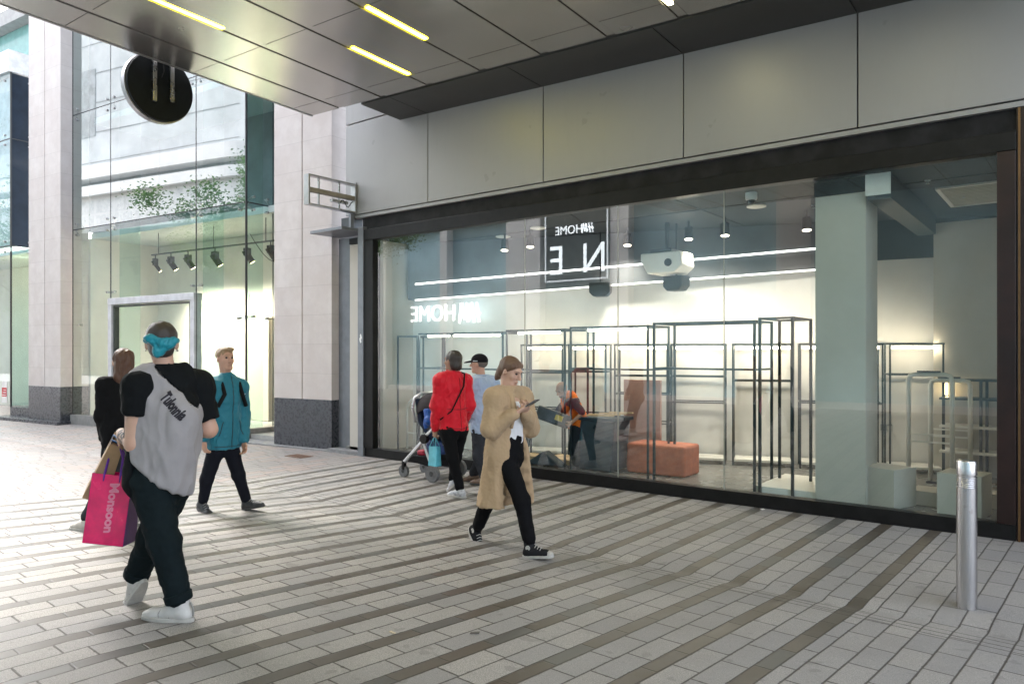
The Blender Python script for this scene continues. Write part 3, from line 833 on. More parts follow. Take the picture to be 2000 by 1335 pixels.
def rack_f(x0, x1, z0, lab, y0=7.80, y1=8.35, mids=(1.38,), lamps=(), base=False, thick=.022, kind='window rack'):
    e = empty('window_rack', ((x0+x1)/2, (y0+y1)/2, .1), lab, 'rack', 'slate steel racks behind the window')
    W = thick
    for x in (x0, x1):
        for y in (y0, y1): MB().bar((x,y,.1), (x,y,z0+.012), W).build('post', M['rackm'], e)
    m = MB()
    for y in (y0, y1): m.bar((x0+W/2,y,z0), (x1-W/2,y,z0), W, .022)
    for x in (x0, x1): m.bar((x,y0+W/2,z0), (x,y1-W/2,z0), W, .022)
    m.build('top_frame', M['rackm'], e)
    for z in mids:
        m = MB().bar((x0+W/2,y0,z), (x1-W/2,y0,z), .022).bar((x0,y0+W/2,z), (x0,y1-W/2,z), .022).bar((x1,y0+W/2,z), (x1,y1-W/2,z), .022)
        m.build('mid_rail', M['rackm'], e)
    for la, lb_ in lamps:
        MB().bar((la,y0+.12,z0-.03), (lb_,y0+.12,z0-.03), .028, .026).build('lamp_tube', TW2, e)
    if base:
        MB().box(x0-.05, x1+.28, y0+.02, y1+.35, .10, .17).build('podium', M['white'], e, bevel=.005)
    return e
rack_f(-8.247, -7.83, 1.835, 'narrow window rack at the far left beside the sage partition', mids=())
rack_f(-7.79, -6.20, 1.865, 'long window rack with two lamp tubes behind the red coat and black cap', mids=(1.36,.85), lamps=((-7.72,-7.3),(-7.2,-6.35)))
rack_f(-6.13, -5.19, 1.885, 'window rack with one lamp tube above the beige coat', mids=(1.36,), lamps=((-6.02,-5.35),))
rack_f(-5.10, -4.02, 1.905, 'window rack with a lamp tube framing the bending worker', mids=(1.39,), lamps=((-4.92,-4.1),))
rack_f(-3.94, -2.757, 1.93, 'window rack with thick top shelf crossed by the pale glass joint', mids=(1.41,), thick=.026)
rack_f(-2.70, -2.36, 1.955, 'tall slim window rack on a white podium beside the pale column', y0=7.80, y1=8.45, mids=(), base=True, thick=.028)

# small dark rack at the back right and its lit shelves
e = empty('corner_rack', (-1.05, 10.2, .1), 'dark corner rack with pale shelves seen through the white gate frames', 'rack')
for x in (-1.30, -.92, -.86):
    MB().bar((x,10.15,.1),(x,10.15,1.28), .03).build('post', M['rackm'], e)
for k, z in enumerate((1.27, 1.05, .72, .42)):
    MB().box(-1.33, -.72, 10.02, 10.40, z-.015, z+.01).build('shelf', M['rackm'] if k < 2 else M['white'], e)
MB().box(-1.32,-1.28, 10.30,10.33, 1.08, 1.22).build('lamp_tube', emit('corner_lamp', (1,.7,.35), 3.5), e)

# security gates
def gate(x0, x1, y, z1, lab, y2=None):
    e = empty('security_gate', ((x0+x1)/2, y, .1), lab, 'gate', 'white antenna gates inside the shop door')
    m = MB()
    W = .032
    pts = [(x0,y,.12),(x0,y,z1-.06),(x0+.015,y,z1-.015),(x0+.06,y,z1),(x1-.06,y,z1),(x1-.015,y,z1-.015),(x1,y,z1-.06),(x1,y,.12)]
    m.tube(pts, .024, 8); m.build('loop', M['white'], e, smooth=True)
    m = MB().bar((x0,y,.72),(x1,y,.72), .018).bar((x0,y,.64),(x1,y,.64), .018); m.build('cross_bars', M['white'], e)
    MB().box(x0-.04,x1+.04,y-.05,y+.05,.10,.125).build('foot', M['darksteel'], e)
    MB().box((x0+x1)/2-.12,(x0+x1)/2+.1,y-.03,y+.03,z1+.022,z1+.04).build('top_cap', M['darksteel'], e)
gate(-1.47, -1.06, 8.9, 1.36, 'front white security gate nearer to the window')
gate(-1.36, -.97, 9.6, 1.28, 'rear white security gate seen behind the front one')
def cube(cx, cy, s, h, ang, lab, name='display_cube'):
    ca, sa = math.cos(R(ang)), math.sin(R(ang))
    m = MB().fbox((cx,cy,0), (ca,sa,0), (-sa,ca,0), (0,0,1), -s/2, s/2, -s/2, s/2, .10, h)
    o = m.build(name, M['sage'], bevel=.004)
    return tag(o, lab, 'display cube', 'pale cubes on the shop floor')
cube(-1.50, 7.98, .36, .475, -22, 'pale cube just right of the column foot')
cube(-.85, 7.95, .36, .485, -8, 'pale cube behind the steel bollard')
cube(-1.16, 8.30, .34, .24, -5, 'low pale block left of the cube behind the bollard')
cube(-.63, 8.5, .25, .24, 0, 'low pale block in the window corner right of the bollard')
# bench, board, bin, boxes
terra = mat('terracotta_vinyl', (.46,.13,.065), .55, var=.15, scale=10)
o = MB().box(-4.50, -3.72, 8.15, 8.60, .10, .47).build('bench', terra, bevel=.03); tag(o, 'low terracotta block bench on the shop floor', 'bench')
o = MB().box(-4.80, -4.27, 8.62, 8.67, .10, 1.235).build('board', mat('terracotta_board', (.36,.20,.165), .6, var=.15, scale=4), bevel=.004); tag(o, 'upright terracotta board standing behind the bench', 'board')
bn = empty('waste_bin', (-4.82, 8.15, .1), 'big dark blue bin filled with timber offcuts beside the worker', 'bin')
dk = mat('navy_plastic', (.035,.055,.075), .3, var=.25, scale=5)
m = MB(); m.prism((0,7.92,0),(1,0,0),(0,0,1),(0,1,0), [(-5.06,.11),(-4.60,.11),(-4.54,.76),(-5.12,.76)], 0, .42); m.build('body', dk, bn, bevel=.02)
MB().box(-5.15,-4.51,7.90,7.93,.735,.78).box(-5.15,-4.51,8.33,8.36,.735,.78).box(-5.15,-5.12,7.93,8.33,.735,.78).box(-4.54,-4.51,7.93,8.33,.735,.78).build('rim', dk, bn, bevel=.006)
wd = mat('pale_timber', (.55,.40,.24), .7, var=.2, scale=12)
for k in range(4):
    o = MB().bar((-5.1+.1*k,7.98+.09*k,.79+.012*k),(-4.62+.05*k,8.05+.07*k,.795+.012*k), .035, .012).build('timber_offcut', wd)
    tag(o, ['nearest','second','third','furthest'][k]+' timber strip lying across the top of the dark bin', 'timber', 'timber strips on the bin')
card = mat('cardboard', (.50,.36,.22), .8, var=.12, scale=5)
for k, (x, y, sx, sy, h, a, l_) in enumerate(((-5.95,8.1,.40,.30,.10,8,'flat cardboard sheet box on the floor left of the worker'),(-5.55,8.35,.5,.36,.07,-12,'low open cardboard box by the feet of the worker'),(-5.13,8.55,.22,.22,.25,20,'small cardboard box between the worker and the dark bin'))):
    m = MB().fbox((x,y,0),(math.cos(R(a)),math.sin(R(a)),0),(-math.sin(R(a)),math.cos(R(a)),0),(0,0,1),-sx/2,sx/2,-sy/2,sy/2,.10,.10+h)
    tag(m.build('cardboard_box', card, bevel=.004), l_, 'box', 'cardboard boxes on the shop floor')
m = MB(); m.prism((-5.6,7.86,0),(1,0,0),(0,0,1),(0,1,0), [(-.28,.11),(.34,.11),(.02,.30)], 0, .16)
tag(m.build('tool_bag', mat('dark_canvas', (.03,.045,.06), .7, var=.3), bevel=.02), 'dark triangular tool bag against the glass at the feet of the worker', 'bag')
# socket and white cable
e = empty('plug_socket', (-2.02,bwy(-2.02),.6), 'double plug socket low on the back wall right of the column', 'socket')
q = Vector((-2.0,bwy(-2.0),.62))+BN*.006
MB().fbox(q, BE, BN, UZ, -.07,.07,-.006,.006,-.04,.04).build('plate', M['steel'], e)
MB().fbox(q, BE, BN, UZ, .01,.055,.007,.05,-.035,.02).build('plug', M['white'], e)
c_ = MB().tube([q+BN*.05+BE*(.03-.012*i)+UZ*(-.03-.05*i) for i in range(10)]+[q+BN*.15+BE*(.1*i)+UZ*(-.50-.01*math.sin(i)) for i in range(8)], .006, 6).build('power_cable', M['white'], smooth=True)
tag(c_, 'white cable from the wall socket along the low shelf', 'cable')
# hoop set inside the left end of the window, standing in for a reflection
hp = [(-8.20,7.95,.12),(-8.20,7.95,.72),(-8.17,7.95,.82),(-8.08,7.95,.88),(-7.8,7.95,.89),(-7.66,7.95,.82),(-7.62,7.95,.72),(-7.62,7.95,.12)]
e = empty('reflected_hoop', (-7.9,7.95,.1), 'white hoop standing in for a reflected cycle stand, behind the glass left of the pushchair', 'rail')
MB().tube(hp, .016, 10).build('hoop', M['white'], e, smooth=True)
MB().bar((-8.19,7.95,.36),(-7.63,7.95,.36), .018).build('cross_bar', M['white'], e)

# ---- things on the ceiling
CZ = 3.31
def spot(x, y, lab, r=.055):
    e = empty('ceiling_spot', (x,y,CZ), lab, 'spotlight', 'black spotlights on the shop ceiling')
    MB().cyl((x,y,CZ),(x,y,CZ-.10),.014,n=8).build('stem', M['frame'], e)
    MB().cyl((x,y,CZ-.09),(x+.01,y-.02,CZ-.24),r,r*1.15,n=16).build('can', M['frame'], e, angle=40)
    MB().cyl((x+.01,y-.02,CZ-.2405),(x+.0103,y-.0206,CZ-.244),r*.9,n=16).build('lens', emit('lens_warm', (1,.85,.65), 1.6), e)
    if y > 8.9:
        sp = bpy.data.lights.new('spot_beam', 'SPOT'); sp.energy = 22; sp.spot_size = R(120); sp.spot_blend = 1.0; sp.shadow_soft_size = .08; sp.color = (1.0,.88,.74)
        so_ = bpy.data.objects.new('spot_beam', sp); COL.objects.link(so_); so_.parent = e
        so_.location = Vector((x+.0103,y-.0206,CZ-.26))-wloc(e); so_.rotation_euler = (Vector((x-.5,bwy(x-.5),.6))-Vector((x,y,CZ-.26))).to_track_quat('-Z', 'Y').to_euler()
spot(-3.56, 9.0, 'black spotlight right of the pale glass joint under the ceiling')
spot(-4.05, 9.0, 'black spotlight just left of the pale glass joint')
spot(-4.95, 9.0, 'black spotlight left of the white ceiling unit')
spot(-2.62, 9.2, 'black spotlight half hidden by the pale column')
spot(-6.1, 8.3, 'black spotlight at the left end of the ceiling, above the black cap')
spot(-6.6, 8.35, 'black spotlight high at the left over the window rack')
cm = empty('dome_camera', (-2.74, 7.72, CZ), 'white dome camera on the shop ceiling near the glass', 'camera')
c0 = (-2.80,7.82)
MB().lathe((c0[0],c0[1],CZ), (0,0,-1), [(0,.062),(.06,.062),(.075,.055),(.08,.045)], 24).build('housing', M['white'], cm, angle=40)
MB().ball((c0[0],c0[1],CZ-.085), .043, .043, .045, 16).build('dome', mat('smoked_dome', (.015,.018,.02), .08), cm, smooth=True)
for x, y, l_ in ((-3.0,8.55,'white ceiling speaker disc right of the dome camera'),(-6.75,8.5,'white ceiling disc at the left of the shop'),(-5.9,8.2,'white ceiling disc left of the square sign reflection')):
    tag(MB().lathe((x,y,CZ-.0005),(0,0,-1),[(0,.11),(.012,.11),(.018,.09)],24).build('ceiling_disc', M['white'], angle=40), l_, 'speaker', 'round discs on the shop ceiling')
for x, y, l_ in ((-1.2,8.3,'sprinkler head nearest the window at the right'),(-1.0,9.3,'sprinkler head beside the ceiling vent'),(-2.45,8.9,'sprinkler head left of the pale column')):
    tag(MB().lathe((x,y,CZ),(0,0,-1),[(0,.03),(.01,.03),(.012,.008),(.035,.008),(.036,.018),(.04,.018)],12).build('sprinkler', M['steel']), l_, 'sprinkler', 'sprinkler heads')
pj = empty('ceiling_unit', (-4.35,9.0,2.8), 'boxy white unit hanging below the shop ceiling', 'projector')
m = MB(); m.prism((0,8.75,0),(1,0,0),(0,0,1),(0,1,0), [(-4.62,2.80),(-4.52,2.63),(-4.14,2.63),(-4.04,2.72),(-4.06,2.90),(-4.62,2.90)], 0, .42); m.build('body', M['white'], pj, bevel=.015)
MB().cyl((-4.33,8.95,2.9),(-4.33,8.95,CZ),.03,n=10).build('pole', M['frame'], pj)
MB().box(-4.50,-4.2,8.80,9.12,2.9005,2.95).build('bracket', M['frame'], pj)
MB().cyl((-4.22,8.7495,2.76),(-4.22,8.735,2.76),.05,n=16).build('lens', M['frame'], pj)
for x, z, l_, ang in ((-5.42,2.50,'black loudspeaker hanging left of the white ceiling unit',20),(-4.25,2.52,'black loudspeaker hanging under the white ceiling unit',-10)):
    e = empty('loudspeaker', (x,9.0,z), l_, 'loudspeaker', 'black hanging loudspeakers')
    m = MB(); ca, sa = math.cos(R(ang)), math.sin(R(ang))
    m.prism((x,9.06,z),(ca,sa,0),(0,0,1),(-sa,ca,0), [(-.15,-.05),(-.09,-.11),(.09,-.11),(.15,-.05),(.15,.09),(-.15,.09)], -.1, .1)
    m.build('cabinet', M['frame'], e, bevel=.015)
    MB().cyl((x,9.06,z+.08),(x,9.06,CZ),.012,n=8).build('stem', M['frame'], e)
ac = empty('ceiling_vent', (-.95,9.1,CZ), 'square white air vent with slats in the dark ceiling at the right', 'vent')
x0,x1,y0,y1 = -1.20,-.58,8.75,9.95
MB().box(x0,x1,y0,y0+.04,CZ-.02,CZ).box(x0,x1,y1-.04,y1,CZ-.02,CZ).box(x0,x0+.04,y0+.04,y1-.04,CZ-.02,CZ).box(x1-.04,x1,y0+.04,y1-.04,CZ-.02,CZ).build('frame', M['white'], ac)
m = MB()
for i in range(14): m.box(x0+.04,x1-.04,y0+.05+.08*i,y0+.095+.08*i,CZ-.014,CZ-.004)
m.build('slats', mat('beige_slats', (.42,.40,.33), .5), ac)
MB().box(x0+.04,x1-.04,y0+.04,y1-.04,CZ-.003,CZ-.0005).build('duct', M['seam'], ac)

# ------------------------------------------------------------------ lettering helper
def text_mesh(body, size=1.0, ext=.01, sx=1.0, off=0.0):
    cu = bpy.data.curves.new('lettering', 'FONT')
    cu.body = body; cu.size = size; cu.extrude = ext; cu.align_x = 'CENTER'; cu.align_y = 'CENTER'; cu.offset = off; cu.resolution_u = 4
    o = bpy.data.objects.new('lettering', cu); COL.objects.link(o)
    dg = bpy.context.evaluated_depsgraph_get()
    me = bpy.data.meshes.new_from_object(o.evaluated_get(dg))
    bpy.data.objects.remove(o); bpy.data.curves.remove(cu)
    me.transform(Matrix.Diagonal((sx,1,1,1)))
    return me
def hm_strokes(m, o, ax, ay, az, h, c0, c1):
    """brush-like H & M, height h, centred on o"""
    def st(p, q, w0, w1):
        p, q = Vector(p), Vector(q); d = (q-p).normalized(); n = Vector((-d.y,d.x))
        pl = [p-n*w0/2, q-n*w1/2, q+n*w1/2, p+n*w0/2]
        m.prism(o, ax, ay, az, [(v.x*h, v.y*h) for v in pl], c0, c1)
    st((-.62,-.5),(-.46,.5),.13,.10); st((-.30,-.5),(-.10,.52),.16,.12); st((-.72,-.06),(-.02,.10),.10,.13)
    st((-.02,-.30),(.06,-.12),.05,.05); st((.06,-.12),(.0,-.08),.05,.05); st((-.04,-.22),(.10,-.34),.05,.05); st((.1,-.2),(.02,-.36),.05,.05)
    st((.14,-.48),(.20,.5),.11,.13); st((.20,.5),(.36,-.34),.13,.10); st((.36,-.34),(.56,.52),.10,.13); st((.56,.5),(.72,-.52),.15,.12)

# ------------------------------------------------------------------ building across the street (behind the camera, seen in the glass)
OY = -5.0
ob = empty('opposite_building', (-25, OY-3, 0), 'pale stone building across the street, seen only as a reflection in the glass', 'building')
M['ostone'] = mat('pale_facade', (.78,.77,.76), .7, var=.06, scale=1.5)
M['odark'] = mat('dark_shop_interior', (.055,.07,.085), .35, var=.3, scale=.8)
M['oglaze'] = mat('haze_tinted_glazing', (.38,.57,.63), .5, var=.25, scale=.5)  # opaque pale teal, tinted to mirror as haze in the shop window
m = MB()
for a, b in ((-22.9,-21.9),(-18.95,-18.6),(-15.8,-14.35),(-11.65,-11.0),(-6.5,-5.6),(-1,0),(6,7)): m.box(a, b, OY-.6, OY+.05, -.1, 11)
m.build('piers', M['ostone'], ob)
MB().box(-22.9, 12, OY-.62, OY-.3, .3, 6.2).build('glazing', M['oglaze'], ob)
MB().box(-22.9, 12, OY-.6, OY-.05, -.1, .298).build('sill', M['ostone'], ob)
MB().box(-22.9, 12, OY-.6, OY-.02, 6.202, 11).build('upper_wall', M['ostone'], ob)
m = MB()
for i in range(10): m.box(-21.5+1.9*i, -20.3+1.9*i, OY-.021, OY-.015, 7.2, 9.6)
m.build('upper_windows', M['odark'], ob)
# white rounded corner building further along
m = MB()
arc = []
for i in range(9):
    t_ = math.pi/2*i/8
    arc.append((-27-6*(1-math.cos(t_))*1.0+0, OY+1.0-3.0*math.sin(t_)*0-0))
wb = empty('corner_building', (-40, OY-3, 0), 'white building with curved cornice bands, seen only mirrored in the tall left glass', 'building')
M['owhite'] = mat('white_render', (.80,.80,.79), .7, var=.04, scale=.6)
def rounded(off, z0, z1, name, mm):
    pts = []
    xr, yr, rr = -23.2+off, OY+.6+off, 2.2+off
    for i in range(13):
        t_ = math.pi/2*i/12
        pts.append((xr-rr+rr*math.sin(t_), yr-rr+rr*math.cos(t_)))
    poly = [(-70, yr)]+pts+[(xr, OY-8), (-70, OY-8)]
    m = MB(); m.prism((0,0,0),(1,0,0),(0,1,0),(0,0,1), poly[::-1], z0, z1); return m.build(name, mm, wb)
rounded(0, -.1, .5, 'base', M['ostone'])
rounded(0, .5, 7.1, 'shop_band', mat('mid_grey_band', (.06,.075,.075), .4, var=.3, scale=.5))
rounded(.02, 7.101, 8.7, 'wall', M['owhite'])
rounded(.35, 8.701, 9.15, 'cornice', M['owhite'])
rounded(-.3, 9.151, 9.5, 'recess', mat('grey_recess', (.34,.36,.37), .6))
rounded(.3, 9.501, 10.1, 'cornice', M['owhite'])
rounded(-1.5, 10.101, 24, 'attic', mat('grey_attic', (.50,.53,.54), .6, var=.15, scale=.5))
m = MB()
for i in range(14):
    for j in range(2): m.box(-27.2-1.3*i, -26.1-1.3*i, OY+.622, OY+.628, 7.25+.7*j, 7.85+.7*j)
m.build('panel_relief', mat('pale_panel', (.72,.73,.72), .6), wb)
m = MB()
for k in range(9): m.box(-60, -26.4, OY-.9, OY-.885, 10.9+1.45*k, 10.94+1.45*k)
m.build('attic_joints', mat('attic_joint', (.25,.26,.27), .6), wb)
MB().box(-47, -36, OY-.9, OY-.88, 12.2, 15.5).build('attic_louvre', mat('attic_louvre', (.30,.32,.33), .6, var=.3, scale=3), wb)
m = MB()
for i in range(10): m.box(-26.6-3.6*i, -24.2-3.6*i, OY+.605, OY+.61, .6, 3.4)
m.build('shop_windows', M['odark'], wb)
# illuminated sign
LS = emit('sign_light', (.95,1.0,1.0), 1.4)
sg = empty('shop_sign', (-18.7, OY+.1, 2.97), 'white lit shop lettering across the street, mirrored at the left of the shop glass', 'sign')
ax, ay, az_ = Vector((-1,0,0)), Vector((0,0,1)), Vector((0,1,0))
me = text_mesh('HOME', 1.0, .03, .90)
me.transform(Matrix.Translation((-19.30, OY+.06, 3.02)) @ Matrix(((-1,0,0,0),(0,0,1,0),(0,1,0,0),(0,0,0,1))) @ Matrix.Diagonal((.92,.86,1,1)))
link('letters', me, LS, sg)
m = MB(); hm_strokes(m, (-17.45, OY+.06, 3.02), ax, ay, az_, .70, -.03, .03); m.build('brush_letters', LS, sg)
bd = empty('square_sign', (-12.9, OY+.1, 5), 'dark square sign with white border and big letters, mirrored in the shop glass', 'sign')
MB().box(-14.10,-11.68, OY+.06, OY+.10, 3.9, 6.35).build('board', mat('dark_board', (.02,.03,.04), .4), bd)
MB().box(-14.10,-14.05,OY+.101,OY+.12,3.9,6.3).box(-11.73,-11.68,OY+.101,OY+.12,3.9,6.3).box(-14.02,-11.76,OY+.101,OY+.12,3.9,3.95).box(-14.02,-13.5,OY+.101,OY+.12,6.2,6.3).build('border', emit('sign_light_soft', (.8,.92,1.0), .32), bd)
LS2 = emit('sign_letters', (.86,.95,1.0), .8)
for ch, x in (('N', -12.2), ('E', -13.62)):
    me = text_mesh(ch, 1.35, .01, .9)
    me.transform(Matrix.Translation((x, OY+.112, 4.55)) @ Matrix(((-1,0,0,0),(0,0,1,0),(0,1,0,0),(0,0,0,1))))
    link('big_letter', me, LS2, bd)
me = text_mesh('HOME', .40, .01, .95)
me.transform(Matrix.Translation((-13.15, OY+.112, 5.55)) @ Matrix(((-1,0,0,0),(0,0,1,0),(0,1,0,0),(0,0,0,1))))
link('letters', me, LS2, bd)
m = MB(); hm_strokes(m, (-12.42, OY+.112, 5.56), ax, ay, az_, .30, -.01, .01); m.build('brush_letters', LS2, bd)

# ------------------------------------------------------------------ street trees (mirrored in the left glass)
M['bark'] = mat('bark', (.10,.085,.07), .9, var=.3, scale=12, bump=.4, bscale=30)
t = NT('leaf')
oi = t.n.new('ShaderNodeObjectInfo')
lc = t.mix(t.noise(2.5,3), (.06,.14,.03), (.15,.26,.07))
t.p(col=lc, rough=.5)
tl = t.n.new('ShaderNodeBsdfTranslucent'); t.set(tl.inputs[0], lc)
mx = t.n.new('ShaderNodeMixShader'); mx.inputs[0].default_value = .45
t.l.new(t.b.outputs[0], mx.inputs[1]); t.l.new(tl.outputs[0], mx.inputs[2]); t.l.new(mx.outputs[0], t.out.inputs[0])
M['leaf'] = t.m
def tree(x, y, h, r, n, lab, seed):
    rnd = random.Random(seed)
    e = empty('street_tree', (x,y,ground_z(y)), lab, 'tree', 'street trees seen only in the glass')
    gz = ground_z(y)
    m = MB()
    m.tube([(x,y,gz),(x+.03,y,gz+h*.25),(x-.02,y+.03,gz+h*.5),(x,y,gz+h*.8)], [.11,.085,.065,.03], 10)
    tips = []
    for i in range(9):
        a = i*2.4; z0 = gz+h*(.38+.05*i)
        p1 = Vector((x+math.cos(a)*r*.75, y+math.sin(a)*r*.75, z0+r*.55))
        m.tube([(x,y,z0), (Vector((x,y,z0))*.5+p1*.5)+Vector((0,0,.12)), p1], [.035,.022,.008], 6); tips.append(p1)
    m.build('trunk', M['bark'], e, smooth=True)
    cl = [Vector((x,y,gz+h*.72))+Vector((rnd.gauss(0,.5)*r, rnd.gauss(0,.5)*r, rnd.gauss(0,.48)*r*1.1)) for _ in range(34)]+tips
    vs, fs = [], []
    for i in range(n):
        c = rnd.choice(cl)
        p = c+Vector((rnd.gauss(0,.13)*r, rnd.gauss(0,.13)*r, rnd.gauss(0,.11)*r))
        u = Vector((rnd.uniform(-1,1),rnd.uniform(-1,1),rnd.uniform(-.6,.6))).normalized(); v = u.orthogonal().normalized()
        s = rnd.uniform(.035,.065)
        b = len(vs); vs += [p-u*s, p+v*s*.5, p+u*s, p-v*s*.5]; fs.append((b,b+1,b+2,b+3))
    MB().add(vs, fs).build('crown', M['leaf'], e)
tree(-18.6, .9, 7.4, 1.9, 17000, 'slim street tree mirrored in the tall left glass bay', 5)
tree(-31.0, .5, 8.0, 2.3, 4200, 'bushy street tree further along, mirrored in the far left glass', 9)

# litter on the paving
for k, (x, y, sx, sy, a, cl, l_) in enumerate(((-2.62,3.05,.05,.02,.5,(.10,.09,.08),'small dark scrap of litter on the paving in the foreground'),(-2.95,2.75,.06,.012,-.3,(.5,.42,.3),'pale dry leaf stalk on the paving in the foreground'),(-4.35,WY-.13,.03,.02,.2,(.7,.68,.64),'white paper scrap on the ground at the middle of the shop base rail'),(-2.55,WY-.10,.035,.03,.9,(.72,.70,.66),'white paper scrap by the base rail near the slim rack'))):
    z = ground_z(y)
    m = MB().fbox((x,y,z+.004),(math.cos(a),math.sin(a),.12),(-math.sin(a),math.cos(a),0),(0,0,1),-sx/2,sx/2,-sy/2,sy/2,-.001,.004)
    tag(m.build(['dark_scrap','leaf_stalk','paper_scrap','paper_scrap'][k], mat('scrap', cl, .8)), l_, 'scrap')
# ------------------------------------------------------------------ signed-distance modelling for people and cloth
from mathutils import noise as mnoise
from mathutils.bvhtree import BVHTree
def V(*a): return np.array(a, float)
def nrm(v): v = np.array(v, float); return v/max(1e-9, np.linalg.norm(v))
class SDF:
    def __init__(s): s.ops = []
    def cap(s, a, b, ra, rb=None, k=.02, op='u', flat=None, fdir=None):
        """tapered capsule; flat<1 squeezes it along fdir"""
        a, b = np.array(a, float), np.array(b, float); rb = ra if rb is None else rb
        r = max(ra, rb)
        s.ops.append((op, k, np.minimum(a, b)-r, np.maximum(a, b)+r, ('c', a, b, ra, rb, flat, None if fdir is None else nrm(fdir)))); return s
    def ell(s, c, axes, rad, k=.02, op='u'):
        c = np.array(c, float); A = np.array([nrm(q) for q in axes]); rad = np.array(rad, float)
        r = rad.max()
        s.ops.append((op, k, c-r, c+r, ('e', c, A, rad))); return s
    def cut(s, p, n, k=.0):
        """remove everything on the side n points to"""
        s.ops.append(('cut', k, None, None, (np.array(p, float), nrm(n)))); return s
    def shell(s, th): s.ops.append(('shell', th, None, None, None)); return s
    def mesh(s, h=.008, disp=None):
        lo = np.min([o[2] for o in s.ops if o[0] == 'u'], 0)-.03-2*h
        hi = np.max([o[3] for o in s.ops if o[0] == 'u'], 0)+.03+2*h
        n = np.ceil((hi-lo)/h).astype(int)+1
        D = np.full(n, 1.0, np.float32)
        ax = [lo[i]+h*np.arange(n[i]) for i in range(3)]
        for op, k, a, b, pr in s.ops:
            if op == 'shell':
                D = np.maximum(D, -(D+k)); continue
            if op == 'cut':
                p, q = pr
                d = (ax[0]-p[0])[:,None,None]*q[0]+(ax[1]-p[1])[None,:,None]*q[1]+(ax[2]-p[2])[None,None,:]*q[2]
                d = d.astype(np.float32)
                if k: 
                    hh = np.clip(.5+.5*(D-d)/k, 0, 1); D = d+(D-d)*hh+k*hh*(1-hh)
                else: D = np.maximum(D, d)
                continue
            m = k+3*h+.012
            i0 = np.clip(np.floor((a-m-lo)/h).astype(int), 0, n-1); i1 = np.clip(np.ceil((b+m-lo)/h).astype(int)+1, 1, n)
            sl_ = tuple(slice(i0[i], i1[i]) for i in range(3))
            X = ax[0][sl_[0]][:,None,None]; Y = ax[1][sl_[1]][None,:,None]; Z = ax[2][sl_[2]][None,None,:]
            if pr[0] == 'c':
                _, A, B, ra, rb, flat, fd = pr
                px, py, pz = X-A[0], Y-A[1], Z-A[2]
                ba = B-A
                if flat:
                    q = (px*fd[0]+py*fd[1]+pz*fd[2]); g = 1/flat-1
                    px, py, pz = px+fd[0]*q*g, py+fd[1]*q*g, pz+fd[2]*q*g
                    ba = ba+fd*np.dot(ba, fd)*g
                bb = max(1e-9, ba@ba)
                t = np.clip((px*ba[0]+py*ba[1]+pz*ba[2])/bb, 0, 1)
                d = np.sqrt((px-ba[0]*t)**2+(py-ba[1]*t)**2+(pz-ba[2]*t)**2)-(ra+(rb-ra)*t)
                if flat: d = d*(.5+.5*flat)
            else:
                _, c, A, rad = pr
                px, py, pz = X-c[0], Y-c[1], Z-c[2]
                e = [(px*A[i][0]+py*A[i][1]+pz*A[i][2])/rad[i] for i in range(3)]
                k0 = np.sqrt(e[0]**2+e[1]**2+e[2]**2)
                k1 = np.sqrt((e[0]/rad[0])**2+(e[1]/rad[1])**2+(e[2]/rad[2])**2)+1e-9
                d = k0*(k0-1)/k1
            d = d.astype(np.float32)
            C_ = D[sl_]
            if op == 'u':
                if k > 0:
                    hh = np.clip(.5+.5*(C_-d)/k, 0, 1); D[sl_] = C_*(1-hh)+d*hh-k*hh*(1-hh)
                else: D[sl_] = np.minimum(C_, d)
            else:
                d = -d
                hh = np.clip(.5+.5*(d-C_)/max(k, 1e-4), 0, 1); D[sl_] = C_*(1-hh)+d*hh+k*hh*(1-hh)
        return nets(D, lo, h, disp)
